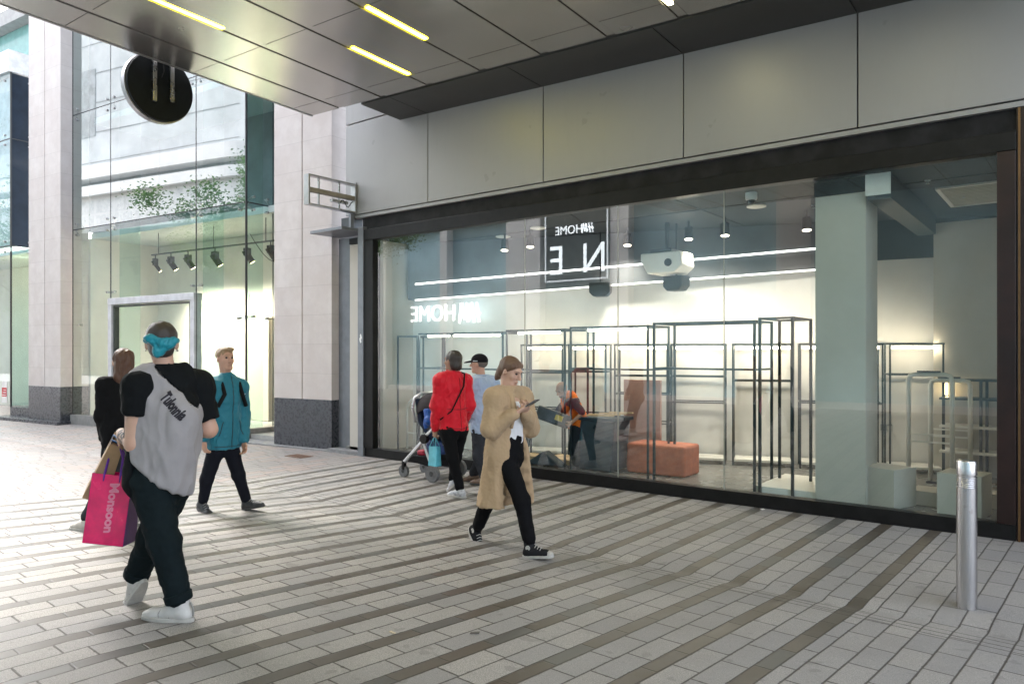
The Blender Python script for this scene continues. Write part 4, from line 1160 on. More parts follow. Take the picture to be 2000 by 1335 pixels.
def nets(D, lo, h, disp=None):
    S = D < 0
    c = [S[i:S.shape[0]-1+i, j:S.shape[1]-1+j, k:S.shape[2]-1+k] for i in (0,1) for j in (0,1) for k in (0,1)]
    cnt = sum(q.astype(np.int8) for q in c)
    act = (cnt > 0) & (cnt < 8)
    I = np.argwhere(act)
    idx = -np.ones(act.shape, np.int64); idx[act] = np.arange(len(I))
    co = np.array([(i,j,k) for i in (0,1) for j in (0,1) for k in (0,1)])
    dv = np.stack([D[I[:,0]+o[0], I[:,1]+o[1], I[:,2]+o[2]] for o in co], 1)
    acc = np.zeros((len(I),3)); num = np.zeros(len(I))
    for a in range(8):
        for b in range(a+1, 8):
            if np.abs(co[a]-co[b]).sum() != 1: continue
            x = (dv[:,a] < 0) != (dv[:,b] < 0)
            den = dv[:,a]-dv[:,b]; den[np.abs(den) < 1e-9] = 1e-9
            t = dv[:,a]/den
            acc[x] += co[a]+(co[b]-co[a])*t[x][:,None]; num[x] += 1
    P = lo+(I+acc/num[:,None])*h
    F = []
    for axn in range(3):
        u, v = [(1,2),(2,0),(0,1)][axn]
        s0 = [slice(1,-1)]*3; s0[axn] = slice(0, S.shape[axn]-1)
        s1 = list(s0); s1[axn] = slice(1, S.shape[axn])
        a, b = S[tuple(s0)], S[tuple(s1)]
        for q, flip in ((a & ~b, False), (b & ~a, True)):
            E_ = np.argwhere(q)
            if not len(E_): continue
            off = np.ones(3, int); off[axn] = 0
            E_ = E_+off
            def cell(du, dv_):
                w_ = E_.copy(); w_[:,u] += du; w_[:,v] += dv_
                return idx[w_[:,0], w_[:,1], w_[:,2]]
            f = np.stack([cell(-1,-1), cell(0,-1), cell(0,0), cell(-1,0)], 1)
            if flip: f = f[:,::-1]
            F.append(f)
    F = np.concatenate(F) if F else np.zeros((0,4), int)
    F = F[(F >= 0).all(1)]
    me = bpy.data.meshes.new('mesh')
    me.from_pydata(P.tolist(), [], F.tolist())
    me.update()
    if disp:
        nv = np.empty(len(P)*3); me.vertices.foreach_get('normal', nv); nv = nv.reshape(-1,3)
        dd = np.array([disp(Vector(p)) for p in P])
        P = P+nv*dd[:,None]
        me.vertices.foreach_set('co', P.ravel()); me.update()
    return me
def folds(amp, sx=9.0, sz=4.5, seed=0.0):
    def f(p):
        q = Vector((p.x*sx+seed, p.y*sx, p.z*sz))
        a = 1-2.6*abs(mnoise.noise(q)); b = 1-2.6*abs(mnoise.noise(q*2.2+Vector((7,3,1)))); e = mnoise.noise(q*5.1)
        return amp*(a*.95+b*.55+e*.25)
    return f
def sobj(name, sd, m, parent, h=.008, disp=None):
    return link(name, sd.mesh(h, disp), m, parent, True)

def fabric(name, col, rough=.85, var=.12, fine=260, bump=.25, coarse=14):
    t = NT(name)
    n = t.noise(coarse, 4, .6); w_ = t.noise(fine, 2, .7)
    lo = tuple(x*(1-var) for x in col); hi = tuple(min(1, x*(1+var)) for x in col)
    dark = max(col) < .06
    t.p(col=t.mix(t.math('ADD', t.math('MULTIPLY', n, .6), t.math('MULTIPLY', w_, .4)), lo, hi), rough=rough, spec=.10 if dark else .25)
    t.b.inputs['Sheen Weight'].default_value = 0.0 if dark else .12
    t.bump(w_, bump, .003)
    return t.m
def skin(name, col):
    t = NT(name)
    n = t.noise(18, 4, .6); r = t.noise(5, 2)
    c = t.mix(n, tuple(x*.9 for x in col), tuple(min(1, x*1.08) for x in col))
    c = t.mix(t.math('MULTIPLY', t.step(r, .5, .8), .25), c, (col[0]*1.05, col[1]*.72, col[2]*.66))
    t.p(col=c, rough=.5, spec=.4)
    t.b.inputs['Subsurface Weight'].default_value = .12
    t.b.inputs['Subsurface Radius'].default_value = (.012,.005,.003)
    t.bump(t.noise(300, 2), .1, .001)
    return t.m
def hairmat(name, col, streak=None):
    t = NT(name)
    P = t.xyz(t.pos())
    v = t.vec(t.math('MULTIPLY', P[0], 3.0), t.math('MULTIPLY', P[1], 3.0), t.math('MULTIPLY', P[2], .5))
    n = t.noise(60, 4, .7, vec=v)
    t.p(col=t.mix(n, tuple(x*.55 for x in col), tuple(min(1, x*1.5) for x in col)), rough=.42, spec=.4)
    t.bump(n, .7, .006)
    return t.m

class Person:
    def __init__(s, key, label, group=None, sc=1.0, skin_m=None, flat=(True,True), pitch=(0,0), gz=None, hscale=1.0):
        d = JN[key]
        s.J = {k: np.array(v) for k, v in d['j'].items()}
        s.f = nrm((*d['f'][:2], 0)); s.l = V(-s.f[1], s.f[0], 0)
        s.hf = nrm((*d['hf'][:2], 0)); s.hl = V(-s.hf[1], s.hf[0], 0)
        s.u = V(0,0,1); s.sc = sc; s.pitch = pitch; s.hs = hscale
        for i, k in enumerate('LR'):
            a = s.J['A'+k]
            g = gz if gz is not None else ground_z(a[1])
            if flat[i]: a[2] = g+.088*sc
        p = s.J['pelv']
        g = gz if gz is not None else ground_z(p[1])
        s.root = empty('person', (p[0], p[1], g), label, 'person', group)
        s.skin = skin_m
        s.tilt = 0.0
    def hp(s, x, y, z):
        """head frame: x to the person's left, y forward, z up, centre of the head"""
        q = s.sc*s.hs
        c, n = math.cos(s.tilt), math.sin(s.tilt)
        y, z = y*c+z*n, z*c-y*n
        return s.J['head']+q*(s.hl*x+s.hf*y+s.u*z)
    def hax(s):
        c, n = math.cos(s.tilt), math.sin(s.tilt)
        return (s.hl, s.hf*c-s.u*n, s.u*c+s.hf*n)
    def foot_frame(s, k):
        a, t_ = s.J['A'+k], s.J['T'+k]
        d = t_-a; d[2] = 0; d = nrm(d)
        pt = R(s.pitch['LR'.index(k)])
        fd = d*math.cos(pt)-s.u*math.sin(pt); up = s.u*math.cos(pt)+d*math.sin(pt)
        return a, fd, up, np.cross(fd, up)
    def body(s, hands=(None,None), h=.0065, slim=1.0, arm=1.0):
        J, c = s.J, s.sc
        B = SDF(); A = s.hax(); q = c*s.hs
        # torso and limbs (slimmer than the clothes over them)
        B.cap(J['pelv'], J['waist'], .120*c*slim, .108*c*slim, .05, flat=.72, fdir=s.f)
        B.cap(J['waist'], J['chest'], .108*c*slim, .125*c*slim, .05, flat=.72, fdir=s.f)
        B.cap(J['chest'], J['neck']-s.u*.07*c, .125*c*slim, .08*c, .05, flat=.72, fdir=s.f)
        for k in 'LR':
            B.cap(J['neck']-s.u*.05*c, J['S'+k], .05*c, .05*c, .04)
            B.cap(J['S'+k], J['E'+k], .048*c*arm, .038*c*arm, .03); B.cap(J['E'+k], J['W'+k], .039*c*arm, .026*c*arm, .02)
            B.cap(J['H'+k], J['K'+k], .076*c*slim, .048*c, .03); B.cap(J['K'+k], J['A'+k], .05*c, .034*c, .02)
            a, fd, up, sd = s.foot_frame(k)
            B.cap(a-up*.055*c-fd*.02*c, a+fd*.14*c-up*.06*c, .03*c, .022*c, .03)
        B.cap(J['neck']-s.u*.05*c, s.hp(0,-.02,-.06), .056*c, .053*c, .025)
        # head and face
        B.ell(s.hp(0,-.012,.025), A, V(.074,.094,.088)*q, .02)
        B.ell(s.hp(0,.022,-.035), A, V(.060,.068,.080)*q, .03)
        B.cap(s.hp(-.022,.066,-.098), s.hp(.022,.066,-.098), .02*q, .02*q, .03)
        B.ell(s.hp(0,.078,.028), A, V(.050,.018,.013)*q, .015)
        for sg in (-1, 1):
            B.ell(s.hp(.038*sg,.062,-.025), A, V(.022,.018,.02)*q, .02)
            B.ell(s.hp(.030*sg,.094,.008), A, V(.015,.012,.009)*q, .01, 's')
            B.ell(s.hp(.077*sg,-.008,-.012), (A[0]+A[1]*.35*-sg, A[1], A[2]), V(.010,.020,.031)*q, .006)
        B.cap(s.hp(0,.090,.012), s.hp(0,.113,-.028), .009*q, .014*q, .012)
        B.ell(s.hp(.012,.100,-.034), A, V(.008,.010,.007)*q, .006); B.ell(s.hp(-.012,.100,-.034), A, V(.008,.010,.007)*q, .006)
        B.ell(s.hp(0,.088,-.062), A, V(.024,.012,.007)*q, .008); B.ell(s.hp(0,.086,-.073), A, V(.020,.012,.007)*q, .008)
        # hands
        for k, hd in zip('LR', hands):
            w_ = J['W'+k]
            adir = nrm(w_-J['E'+k])
            if hd is None: hd = dict(d=adir, n=s.l*(-1 if k == 'L' else 1), curl=.5)
            d = nrm(hd['d']); n = nrm(np.array(hd['n'])-d*np.dot(hd['n'], d)); sd = np.cross(n, d)
            th = hd.get('thumb', 1)
            cu = hd['curl']
            B.ell(w_+d*.045*c, (d, sd, n), V(.055,.040,.017)*c, .02)
            lens = (.070,.078,.072,.058)
            for i, ln in enumerate(lens):
                o = w_+d*.082*c+sd*(.030-.020*i)*c*th
                a1 = cu*.8; a2 = cu*1.9
                p1 = o+(d*math.cos(a1)+n*math.sin(a1))*ln*.5*c
                p2 = p1+(d*math.cos(a2)+n*math.sin(a2))*ln*.5*c
                B.cap(o, p1, .0095*c, .0088*c, .006); B.cap(p1, p2, .0088*c, .007*c, .006)
            o = w_+d*.030*c+sd*.032*c*th
            p1 = o+(d*.62+sd*.6*th+n*.4)*.038*c; p2 = p1+(d*.75+sd*.15*th+n*.6)*.032*c
            B.cap(o, p1, .013*c, .010*c, .01); B.cap(p1, p2, .010*c, .008*c, .006)
        s.B = B
        s.bo = sobj('body', B, s.skin, s.root, h)
        return s.bo
    def eyes(s, brow):
        for sg in (-1, 1):
            MB().ball(s.hp(.030*sg,.080,.010), .0115*s.sc*s.hs, n=10).build('eye', EYE, s.root, smooth=True)
            MB().tube([s.hp(.014*sg,.094,.027), s.hp(.032*sg,.093,.032), s.hp(.048*sg,.080,.028)], .0035*s.sc, 6).build('eyebrow', brow, s.root)
        MB().tube([s.hp(-.021,.094,-.0675), s.hp(0,.1005,-.0675), s.hp(.021,.094,-.0675)], .0022*s.sc, 6).build('mouth', LIP, s.root)
    def legs(s, m, r=(.088,.062,.060), hem=.06, seat=.145, name='trousers', disp=.004, waist_up=.04, h=.008, seed=0, flat=.78):
        J, c = s.J, s.sc
        B = SDF()
        B.cap(J['pelv']-s.u*.02*c, J['waist']+s.u*(-.02+waist_up)*c*0+(J['pelv']-J['waist'])*.35, seat*c, (seat-.012)*c, .04, flat=flat, fdir=s.f)
        for k in 'LR':
            B.ell(J['H'+k]*.55+J['pelv']*.45-s.f*.045*c-s.u*.02*c, (s.l, s.f, s.u), V(.085,.085,.1)*c, .04)
            B.cap(J['H'+k], J['K'+k], r[0]*c, r[1]*c, .04)
            end = J['K'+k]+(J['A'+k]-J['K'+k])*(1-hem/max(.05, np.linalg.norm(J['A'+k]-J['K'+k])))
            B.cap(J['K'+k], end, r[1]*c, r[2]*c, .03)
        return sobj(name, B, m, s.root, h, folds(disp, 10, 9, seed) if disp else None)
    def shoes(s, m, sole, ln=.27, collar=0.0, laces=None, toe=None, seams=None):
        c = s.sc
        for k in 'LR':
            a, fd, up, sd = s.foot_frame(k)
            B = SDF()
            heel = a-up*.045*c-fd*.035*c; ball = a-up*.058*c+fd*(ln-.13)*c; tp = a-up*.062*c+fd*(ln-.09)*c
            B.cap(heel, ball, .040*c, .038*c, .02); B.cap(ball, tp, .040*c, .031*c, .02, flat=.75, fdir=up)
            B.cap(a-up*.03*c, a+fd*.05*c-up*.03*c, .044*c, .036*c, .03)
            B.cap(a-up*.02*c-fd*.008*c, a+up*(.0+collar)*c-fd*.012*c, .044*c, .043*c, .02)
            B.cut(a-up*.070*c, -up)
            B.cut(a+up*(.012+collar)*c, up)
            so_ = sobj('shoe', B, m, s.root, .006)
            n = 20; pl = []
            for i in range(n):
                t_ = 2*math.pi*i/n
                x = math.cos(t_); y = math.sin(t_)
                L0 = -.085; L1 = ln-.055
                px_ = (L0+L1)/2+(L1-L0)/2*x
                wd = .040+.008*math.sin((px_-L0)/(L1-L0)*math.pi*.9)+(.004 if x > 0 else 0)
                pl.append((px_*c, wd*c*np.sign(y)*abs(y)**.6))
            mb_ = MB(); mb_.prism(a-up*.088*c, fd, -sd, up, pl, 0, .024*c)
            mb_.build('sole', sole, so_, bevel=.004, angle=50)
            if laces:
                mb_ = MB()
                for i in range(5):
                    q = a+fd*(.055+.022*i)*c+up*(.004-.0115*i)*c
                    mb_.tube([q-sd*.026*c-up*.006*c, q+up*.010*c, q+sd*.026*c-up*.006*c], .0035*c, 6)
                mb_.build('laces', laces, so_)
            if seams:
                mb_ = MB()
                for t0 in (.105, .04):
                    q = a+fd*t0*c-up*.030*c
                    mb_.tube([q-sd*.0425*c-up*.038*c, q-sd*.040*c-up*.012*c+fd*.004, q-sd*.024*c+up*.006*c, q+sd*.024*c+up*.006*c, q+sd*.040*c-up*.012*c, q+sd*.0425*c-up*.038*c], .0022*c, 6)
                mb_.tube([a-fd*.078*c-up*.055*c+sd*0, a-fd*.080*c-up*.02*c, a-fd*.062*c+up*.02*c], .006*c, 6)
                mb_.build('seams', seams, so_)
            if toe:
                T = SDF(); T.cap(ball+fd*.02, tp+fd*.002, .0415*c, .0335*c, .01, flat=.75, fdir=up); T.cut(a-up*.068*c, -up); T.cut(ball+fd*.035*c, -fd)
                sobj('toe_cap', T, toe, so_, .006)
    def hair(s, m, prims, cuts=(), name='hair', h=.006, amp=.009, k=.02, parent=None):
        B = SDF(); A = s.hax(); q = s.sc*s.hs
        for p, r in prims: B.ell(s.hp(*p), A, np.array(r)*q, k)
        for p, n in cuts: B.cut(s.hp(*p), A[0]*n[0]+A[1]*n[1]+A[2]*n[2], .01)
        return sobj(name, B, m, parent or s.root, h, lambda p: amp*mnoise.noise(Vector((p.x*45, p.y*45, p.z*14))))
EYE = mat('dark_eye', (.03,.022,.02), .15)
LIP = mat('lip_line', (.22,.08,.07), .5)
JN = {}
JN['tee'] = dict(f=[-0.9642, 0.265, 0.0], hf=[-0.8638, 0.4946, 0.0], j={'head': [-4.157, 2.093, 1.653], 'neck': [-4.138, 2.107, 1.515], 'chest': [-4.143, 2.104, 1.298], 'waist': [-4.148, 2.1, 1.093], 'pelv': [-4.159, 2.091, 0.902], 'SL': [-4.136, 1.944, 1.421], 'SR': [-4.114, 2.278, 1.404], 'EL': [-4.16, 1.939, 1.09], 'WL': [-4.42, 1.99, 1.125], 'ER': [-4.075, 2.333, 1.143], 'WR': [-4.324, 2.381, 1.101], 'HL': [-4.152, 2.02, 0.855], 'HR': [-4.169, 2.159, 0.833], 'KL': [-4.015, 2.038, 0.541], 'KR': [-4.303, 2.106, 0.496], 'AL': [-3.947, 2.091, 0.205], 'AR': [-4.445, 2.072, 0.246], 'TL': [-4.094, 2.015, 0.109], 'TR': [-4.59, 2.061, 0.085]})
JN['comp'] = dict(f=[-0.9431, 0.3194, 0.0], hf=[-0.9219, 0.3737, 0.0], j={'head': [-6.496, 2.937, 1.516], 'neck': [-6.499, 2.934, 1.376], 'chest': [-6.513, 2.924, 1.169], 'waist': [-6.506, 2.929, 0.971], 'pelv': [-6.499, 2.934, 0.795], 'SL': [-6.534, 2.807, 1.318], 'SR': [-6.487, 3.058, 1.301], 'EL': [-6.575, 2.8, 1.056], 'WL': [-6.639, 2.852, 0.837], 'ER': [-6.496, 3.089, 1.04], 'WR': [-6.605, 3.105, 0.815], 'HL': [-6.496, 2.874, 0.736], 'HR': [-6.505, 3.006, 0.721], 'KL': [-6.625, 2.838, 0.444], 'KR': [-6.576, 3.065, 0.416], 'AL': [-6.696, 2.719, 0.2], 'AR': [-6.729, 3.136, 0.158], 'TL': [-6.901, 2.662, 0.138], 'TR': [-6.886, 3.091, 0.108]})
JN['teal'] = dict(f=[0.9973, 0.0515, 0.0], hf=[0.9971, -0.0625, 0.0], j={'head': [-6.753, 4.041, 1.534], 'neck': [-6.741, 4.05, 1.339], 'chest': [-6.749, 4.044, 1.124], 'waist': [-6.761, 4.034, 0.894], 'pelv': [-6.765, 4.031, 0.725], 'SL': [-6.749, 4.196, 1.241], 'SR': [-6.75, 3.891, 1.253], 'EL': [-6.756, 4.241, 0.947], 'WL': [-6.653, 4.182, 0.699], 'ER': [-6.775, 3.847, 0.973], 'WR': [-6.715, 3.792, 0.742], 'HL': [-6.768, 4.105, 0.646], 'HR': [-6.762, 3.958, 0.661], 'KL': [-6.703, 4.156, 0.357], 'KR': [-6.852, 3.901, 0.34], 'AL': [-6.691, 4.241, 0.051], 'AR': [-6.912, 3.892, 0.085], 'TL': [-6.514, 4.289, 0.009], 'TR': [-6.727, 3.884, 0.045]})
JN['red'] = dict(f=[-0.9917, 0.1046, 0.0], hf=[-0.9999, -0.0156, 0.0], j={'head': [-5.648, 6.187, 1.501], 'neck': [-5.648, 6.187, 1.349], 'chest': [-5.648, 6.187, 1.163], 'waist': [-5.648, 6.187, 0.942], 'pelv': [-5.638, 6.194, 0.767], 'SL': [-5.678, 6.025, 1.284], 'SR': [-5.61, 6.356, 1.263], 'EL': [-5.726, 6.0, 0.995], 'WL': [-5.786, 6.055, 0.722], 'ER': [-5.575, 6.396, 0.979], 'WR': [-5.75, 6.487, 0.767], 'HL': [-5.646, 6.1, 0.716], 'HR': [-5.625, 6.293, 0.701], 'KL': [-5.58, 6.113, 0.414], 'KR': [-5.701, 6.298, 0.382], 'AL': [-5.485, 6.136, 0.093], 'AR': [-5.769, 6.321, 0.106], 'TL': [-5.625, 6.129, 0.021], 'TR': [-5.894, 6.351, 0.028]})
JN['cap'] = dict(f=[-0.9782, -0.1252, 0.0], hf=[-0.9557, -0.2849, 0.0], j={'head': [-5.821, 6.85, 1.456], 'neck': [-5.796, 6.869, 1.299], 'chest': [-5.782, 6.881, 1.092], 'waist': [-5.777, 6.884, 0.879], 'pelv': [-5.777, 6.884, 0.691], 'SL': [-5.776, 6.72, 1.223], 'SR': [-5.763, 7.046, 1.213], 'EL': [-5.807, 6.709, 0.951], 'WL': [-5.935, 6.762, 0.754], 'ER': [-5.769, 7.093, 0.943], 'WR': [-5.875, 7.061, 0.735], 'HL': [-5.771, 6.8, 0.636], 'HR': [-5.792, 6.961, 0.621], 'KL': [-5.769, 6.789, 0.339], 'KR': [-5.861, 6.946, 0.314], 'AL': [-5.693, 6.823, 0.057], 'AR': [-5.969, 6.925, 0.052], 'TL': [-5.813, 6.793, -0.002], 'TR': [-6.101, 6.912, -0.011]})
JN['coat'] = dict(f=[0.9782, 0.1252, 0.0], hf=[0.9693, 0.0551, 0.0], j={'head': [-3.712, 4.778, 1.444], 'neck': [-3.738, 4.757, 1.304], 'chest': [-3.718, 4.773, 1.123], 'waist': [-3.718, 4.773, 0.912], 'pelv': [-3.725, 4.767, 0.777], 'SL': [-3.722, 4.947, 1.211], 'SR': [-3.723, 4.591, 1.229], 'EL': [-3.656, 4.973, 0.963], 'WL': [-3.546, 4.754, 1.124], 'ER': [-3.731, 4.535, 0.981], 'WR': [-3.544, 4.629, 1.116], 'HL': [-3.748, 4.838, 0.712], 'HR': [-3.708, 4.692, 0.732], 'KL': [-3.96, 4.787, 0.352], 'KR': [-3.53, 4.691, 0.408], 'AL': [-4.15, 4.856, 0.055], 'AR': [-3.437, 4.675, 0.082], 'TL': [-4.066, 4.832, -0.025], 'TR': [-3.319, 4.69, 0.01]})
JN['worker'] = dict(f=[-0.4543, -0.8832, -0.0], hf=[-0.3053, -0.9449, -0.0], j={'head': [-5.281, 7.863, 1.119], 'neck': [-5.252, 7.949, 0.997], 'chest': [-5.21, 7.981, 0.884], 'waist': [-5.157, 8.022, 0.751], 'pelv': [-5.136, 8.038, 0.639], 'SL': [-5.101, 7.863, 0.968], 'SR': [-5.356, 8.083, 0.959], 'EL': [-4.966, 7.867, 0.831], 'WL': [-5.084, 7.8, 0.713], 'ER': [-5.458, 8.017, 0.796], 'WR': [-5.398, 7.835, 0.771], 'HL': [-5.108, 7.946, 0.595], 'HR': [-5.164, 8.131, 0.576], 'KL': [-5.102, 7.888, 0.372], 'KR': [-5.169, 8.164, 0.345], 'AL': [-5.092, 7.921, 0.18], 'AR': [-5.148, 8.181, 0.184], 'TL': [-5.173, 7.807, 0.147], 'TR': [-5.233, 8.09, 0.146]})
# ================================================================== people
SK1 = skin('fair_skin', (.52,.32,.235)); SK2 = skin('ruddy_skin', (.50,.285,.205)); SK3 = skin('tan_skin', (.36,.21,.14))
WHITE_L = mat('white_leather', (.50,.48,.46), .5, var=.08, scale=20); SOLE_W = mat('white_rubber', (.42,.40,.37), .6, var=.1, scale=20)
SOLE_K = mat('black_rubber', (.03,.03,.03), .6)
H_DK = hairmat('dark_hair', (.035,.026,.022)); H_BR = hairmat('brown_hair', (.13,.072,.045)); H_AU = hairmat('auburn_hair', (.085,.038,.022)); H_SB = hairmat('sandy_hair', (.27,.18,.10))

# ---- 1: person in the grey and black tee, seen from behind
p = Person('tee', 'person walking away in grey and black tee with a teal headband, carrying shopping bags', sc=1.0, skin_m=SK1, flat=(True,False), pitch=(0,52))
J = p.J
def grip(k, dx): return dict(d=dx, n=p.f*-1, curl=1.5)
p.body(hands=(dict(d=nrm((J['WL']-J['EL'])+V(0,0,-.25)), n=p.l*-1, curl=1.35), dict(d=J['WR']-J['ER'], n=p.l*-1, curl=.8)), slim=1.1, arm=1.25)
TEE_G = fabric('grey_marl_jersey', (.30,.28,.285), var=.14, fine=420)
TEE_K = fabric('black_jersey', (.007,.008,.009), var=.3)
camr = nrm(V(math.cos(.6592), math.sin(.6592), 0)); camf = nrm(V(-math.sin(.6592), math.cos(.6592), 0))
def tee_sdf():
    B = SDF()
    B.cap(J['chest']+p.u*.08, J['waist'], .182, .178, .05, flat=.70, fdir=p.f)
    B.cap(J['waist'], J['pelv']-p.u*.02, .178, .178, .05, flat=.74, fdir=p.f)
    B.cap(J['pelv'], J['pelv']-p.u*.09+camr*.07-camf*.03, .16, .10, .06, flat=.8, fdir=p.f)
    B.cap(J['neck']-p.u*.03, J['chest']+p.u*.06, .085, .16, .06, flat=.72, fdir=p.f)
    B.cap(J['chest']+camr*.085-p.u*.05-camf*.05, J['pelv']+camr*.07-camf*.04, .125, .11, .06)
    for k in 'LR': B.cap(J['neck']-p.u*.045, J['S'+k]-p.u*.01, .062, .070, .05)
    return B
pl_l = J['chest']-camr*.118
pl_r = J['chest']-camr*.03+p.u*.237; n_r = nrm(camr*.74+p.u*.67)
hn = nrm(-camr*.62-p.u*.78)
fold_t = folds(.013, 7.0, 2.8, 3)
B = tee_sdf(); B.cut(pl_l, -camr); B.cut(pl_r, n_r); B.cut(J['pelv']-p.u*.005+camr*.02, hn, .01); B.cut(J['neck']+p.u*.012, p.u, .005)
tee = sobj('tee', B, TEE_G, p.root, .008, fold_t)
B = tee_sdf(); B.cut(pl_l-camr*.004, camr); B.cut(J['pelv']-p.u*.10, -p.u, .01); B.cut(J['neck']+p.u*.012, p.u, .005)
sobj('side_panel', B, TEE_K, p.root, .008, fold_t)
B = tee_sdf(); B.cut(pl_r+n_r*.004, -n_r); B.cut(J['neck']+p.u*.012, p.u, .005)
sobj('raglan_yoke', B, TEE_K, p.root, .008, fold_t)
for k in 'LR':
    B = SDF()
    sg = p.l*(1 if k == 'L' else -1)
    e_ = J['S'+k]+(J['E'+k]-J['S'+k])*(.50 if k == 'L' else .80)
    B.cap(J['S'+k]-sg*.01-(p.u*.01 if k == 'L' else p.u*0), e_, .088 if k == 'L' else .084, .074, .03)
    if k == 'R': B.cap(J['neck']-p.u*.035+sg*.05, J['S'+k]-p.u*.005, .062, .078, .05)
    if k == 'R': B.cap(J['S'+k]-p.u*.02, J['S'+k]-p.u*.22-sg*.02, .082, .05, .05)
    B.cut(e_, nrm(J['E'+k]-J['S'+k]), .006)
    B.cut(J['neck']+p.u*.016, p.u, .004)
    sobj('sleeve', B, TEE_K, p.root, .008, folds(.007, 9, 6, 11))
MB().tube([J['neck']+p.u*.008+(p.l*math.cos(a)*.072+p.f*math.sin(a)*.062) for a in np.linspace(0, 2*math.pi, 25)[:-1]], .010, 8, close=True).build('neckband', TEE_K, p.root, smooth=True)
TR1 = fabric('dark_green_black_cotton', (.007,.012,.014), var=.35, bump=.3)
p.legs(TR1, r=(.106,.080,.062), hem=.055, seat=.155, disp=.006)
for k in 'LR':
    e_ = J['K'+k]+(J['A'+k]-J['K'+k])*(1-.055/np.linalg.norm(J['A'+k]-J['K'+k]))
    d_ = nrm(J['A'+k]-J['K'+k])
    MB().cyl(e_-d_*.015, e_+d_*.035, .076, .072, 20).build('cuff', TR1, p.root, bevel=.008, angle=60)
p.shoes(WHITE_L, SOLE_W, .29, .02, laces=WHITE_L, seams=mat('grey_stitching', (.26,.25,.24), .7))
for k in 'LR':
    a, fd, up, sd = p.foot_frame(k)
    MB().cyl(a+up*.01, a+nrm(J['K'+k]-J['A'+k])*.062, .047, .045, 16).build('sock', fabric('white_sock', (.62,.61,.60)), p.root, smooth=True)
p.hair(H_DK, [((0,-.022,.038),(.083,.098,.086)),((0,-.05,-.03),(.068,.062,.065))], cuts=[((0,.055,.03),(0,.95,-.4)),((0,-.02,-.085),(0,0,-1))], amp=.004)
TEAL = fabric('teal_satin', (.012,.21,.265), rough=.35, var=.3, bump=.1)
B = SDF(); A = p.hax()
B.ell(p.hp(.030,-.105,.012), (A[0]+A[2]*.45, A[1], A[2]-A[0]*.45), (.055,.020,.028), .012)
B.ell(p.hp(-.036,-.100,-.006), (A[0]-A[2]*.55, A[1], A[2]+A[0]*.55), (.052,.020,.030), .012)
B.ell(p.hp(.0,-.115,-.010), A, (.020,.020,.024), .01)
B.ell(p.hp(.012,-.105,-.045), (A[0], A[1], A[2]+A[0]*.2), (.032,.018,.034), .012)
B.ell(p.hp(0,-.02,.012), A, (.090,.104,.024), .01)
B.cut(p.hp(0,.03,.012), A[1]*.7+A[2]*.7)
B.cut(p.hp(0,.055,.012), A[1])
sobj('headband', B, TEAL, p.root, .005, folds(.006, 30, 22, 2))
for sg in (-1, 1): MB().ball(p.hp(.082*sg,.0,-.045), .006).build('earring', M['steel'], p.root, smooth=True)
# tattoo on the left forearm: a dark patch hugging the arm
tat = mat('tattoo_ink', (.085,.055,.045), .6, var=.6, scale=55)
def wrap_patch(parent, A0, A1, r0, r1, t0, t1, name, m_, seed, dens=.55):
    ax_ = nrm(A1-A0); a_ = nrm(np.cross(ax_, V(.3,.2,.9))); b_ = np.cross(ax_, a_)
    n, k = 26, 16
    vs, fs = [], []
    for i in range(k+1):
        for j in range(n):
            t_ = t0+(t1-t0)*i/k; g = 2*math.pi*j/n
            vs.append(A0+(A1-A0)*t_+(a_*math.cos(g)+b_*math.sin(g))*(r0+(r1-r0)*t_))
    rr = random.Random(seed)
    for i in range(k):
        for j in range(n):
            if mnoise.noise(Vector((i*.45+seed, math.cos(2*math.pi*j/n)*1.8, math.sin(2*math.pi*j/n)*1.8))) > -.08: fs.append((i*n+j, i*n+(j+1)%n, (i+1)*n+(j+1)%n, (i+1)*n+j))
    MB().add(vs, fs).build(name, m_, parent, smooth=True)
wrap_patch(p.bo, J['EL'], J['WL'], .051, .036, .25, .80, 'tattoo', tat, 3)
wrap_patch(p.bo, J['ER'], J['WR'], .051, .036, .02, .5, 'tattoo', tat, 8)
# lettering on the back of the tee, laid on the cloth by ray casting
def lay_on(tgt, me, o, ax_, ay_, dr, lift, name, m_, parent):
    bm = bmesh.new(); bm.from_mesh(me)
    bmesh.ops.triangulate(bm, faces=bm.faces)
    bmesh.ops.subdivide_edges(bm, edges=[e for e in bm.edges if e.calc_length() > .02], cuts=3, use_grid_fill=False)
    bt = BVHTree.FromPolygons([v.co+wloc(tgt) for v in tgt.data.vertices], [tuple(q.vertices) for q in tgt.data.polygons])
    o, ax_, ay_, dr = (Vector(q) for q in (o, ax_, ay_, dr))
    for v in bm.verts:
        w_ = o+ax_*v.co.x+ay_*v.co.y
        hit = bt.ray_cast(w_-dr*.8, dr)
        if hit[0] is not None: v.co = hit[0]-dr*lift
        else: v.co = w_
    bm.to_mesh(me); bm.free()
    return link(name, me, m_, parent)
INK = mat('black_print', (.015,.012,.018), .8)
me = text_mesh('Tulonnia', .078, 0.0, .62, .004)
dd = nrm(p.f); rr_ = np.cross(dd, p.u)
ax_ = nrm(camr*.64-p.u*.77); ay_ = nrm(camr*.77+p.u*.64)
lay_on(tee, me, pl_r+nrm(camr*.67-p.u*.74)*.275-n_r*.046-camf*.3, nrm(camr*.67-p.u*.74), n_r, camf, .004, 'printed_lettering', INK, tee)

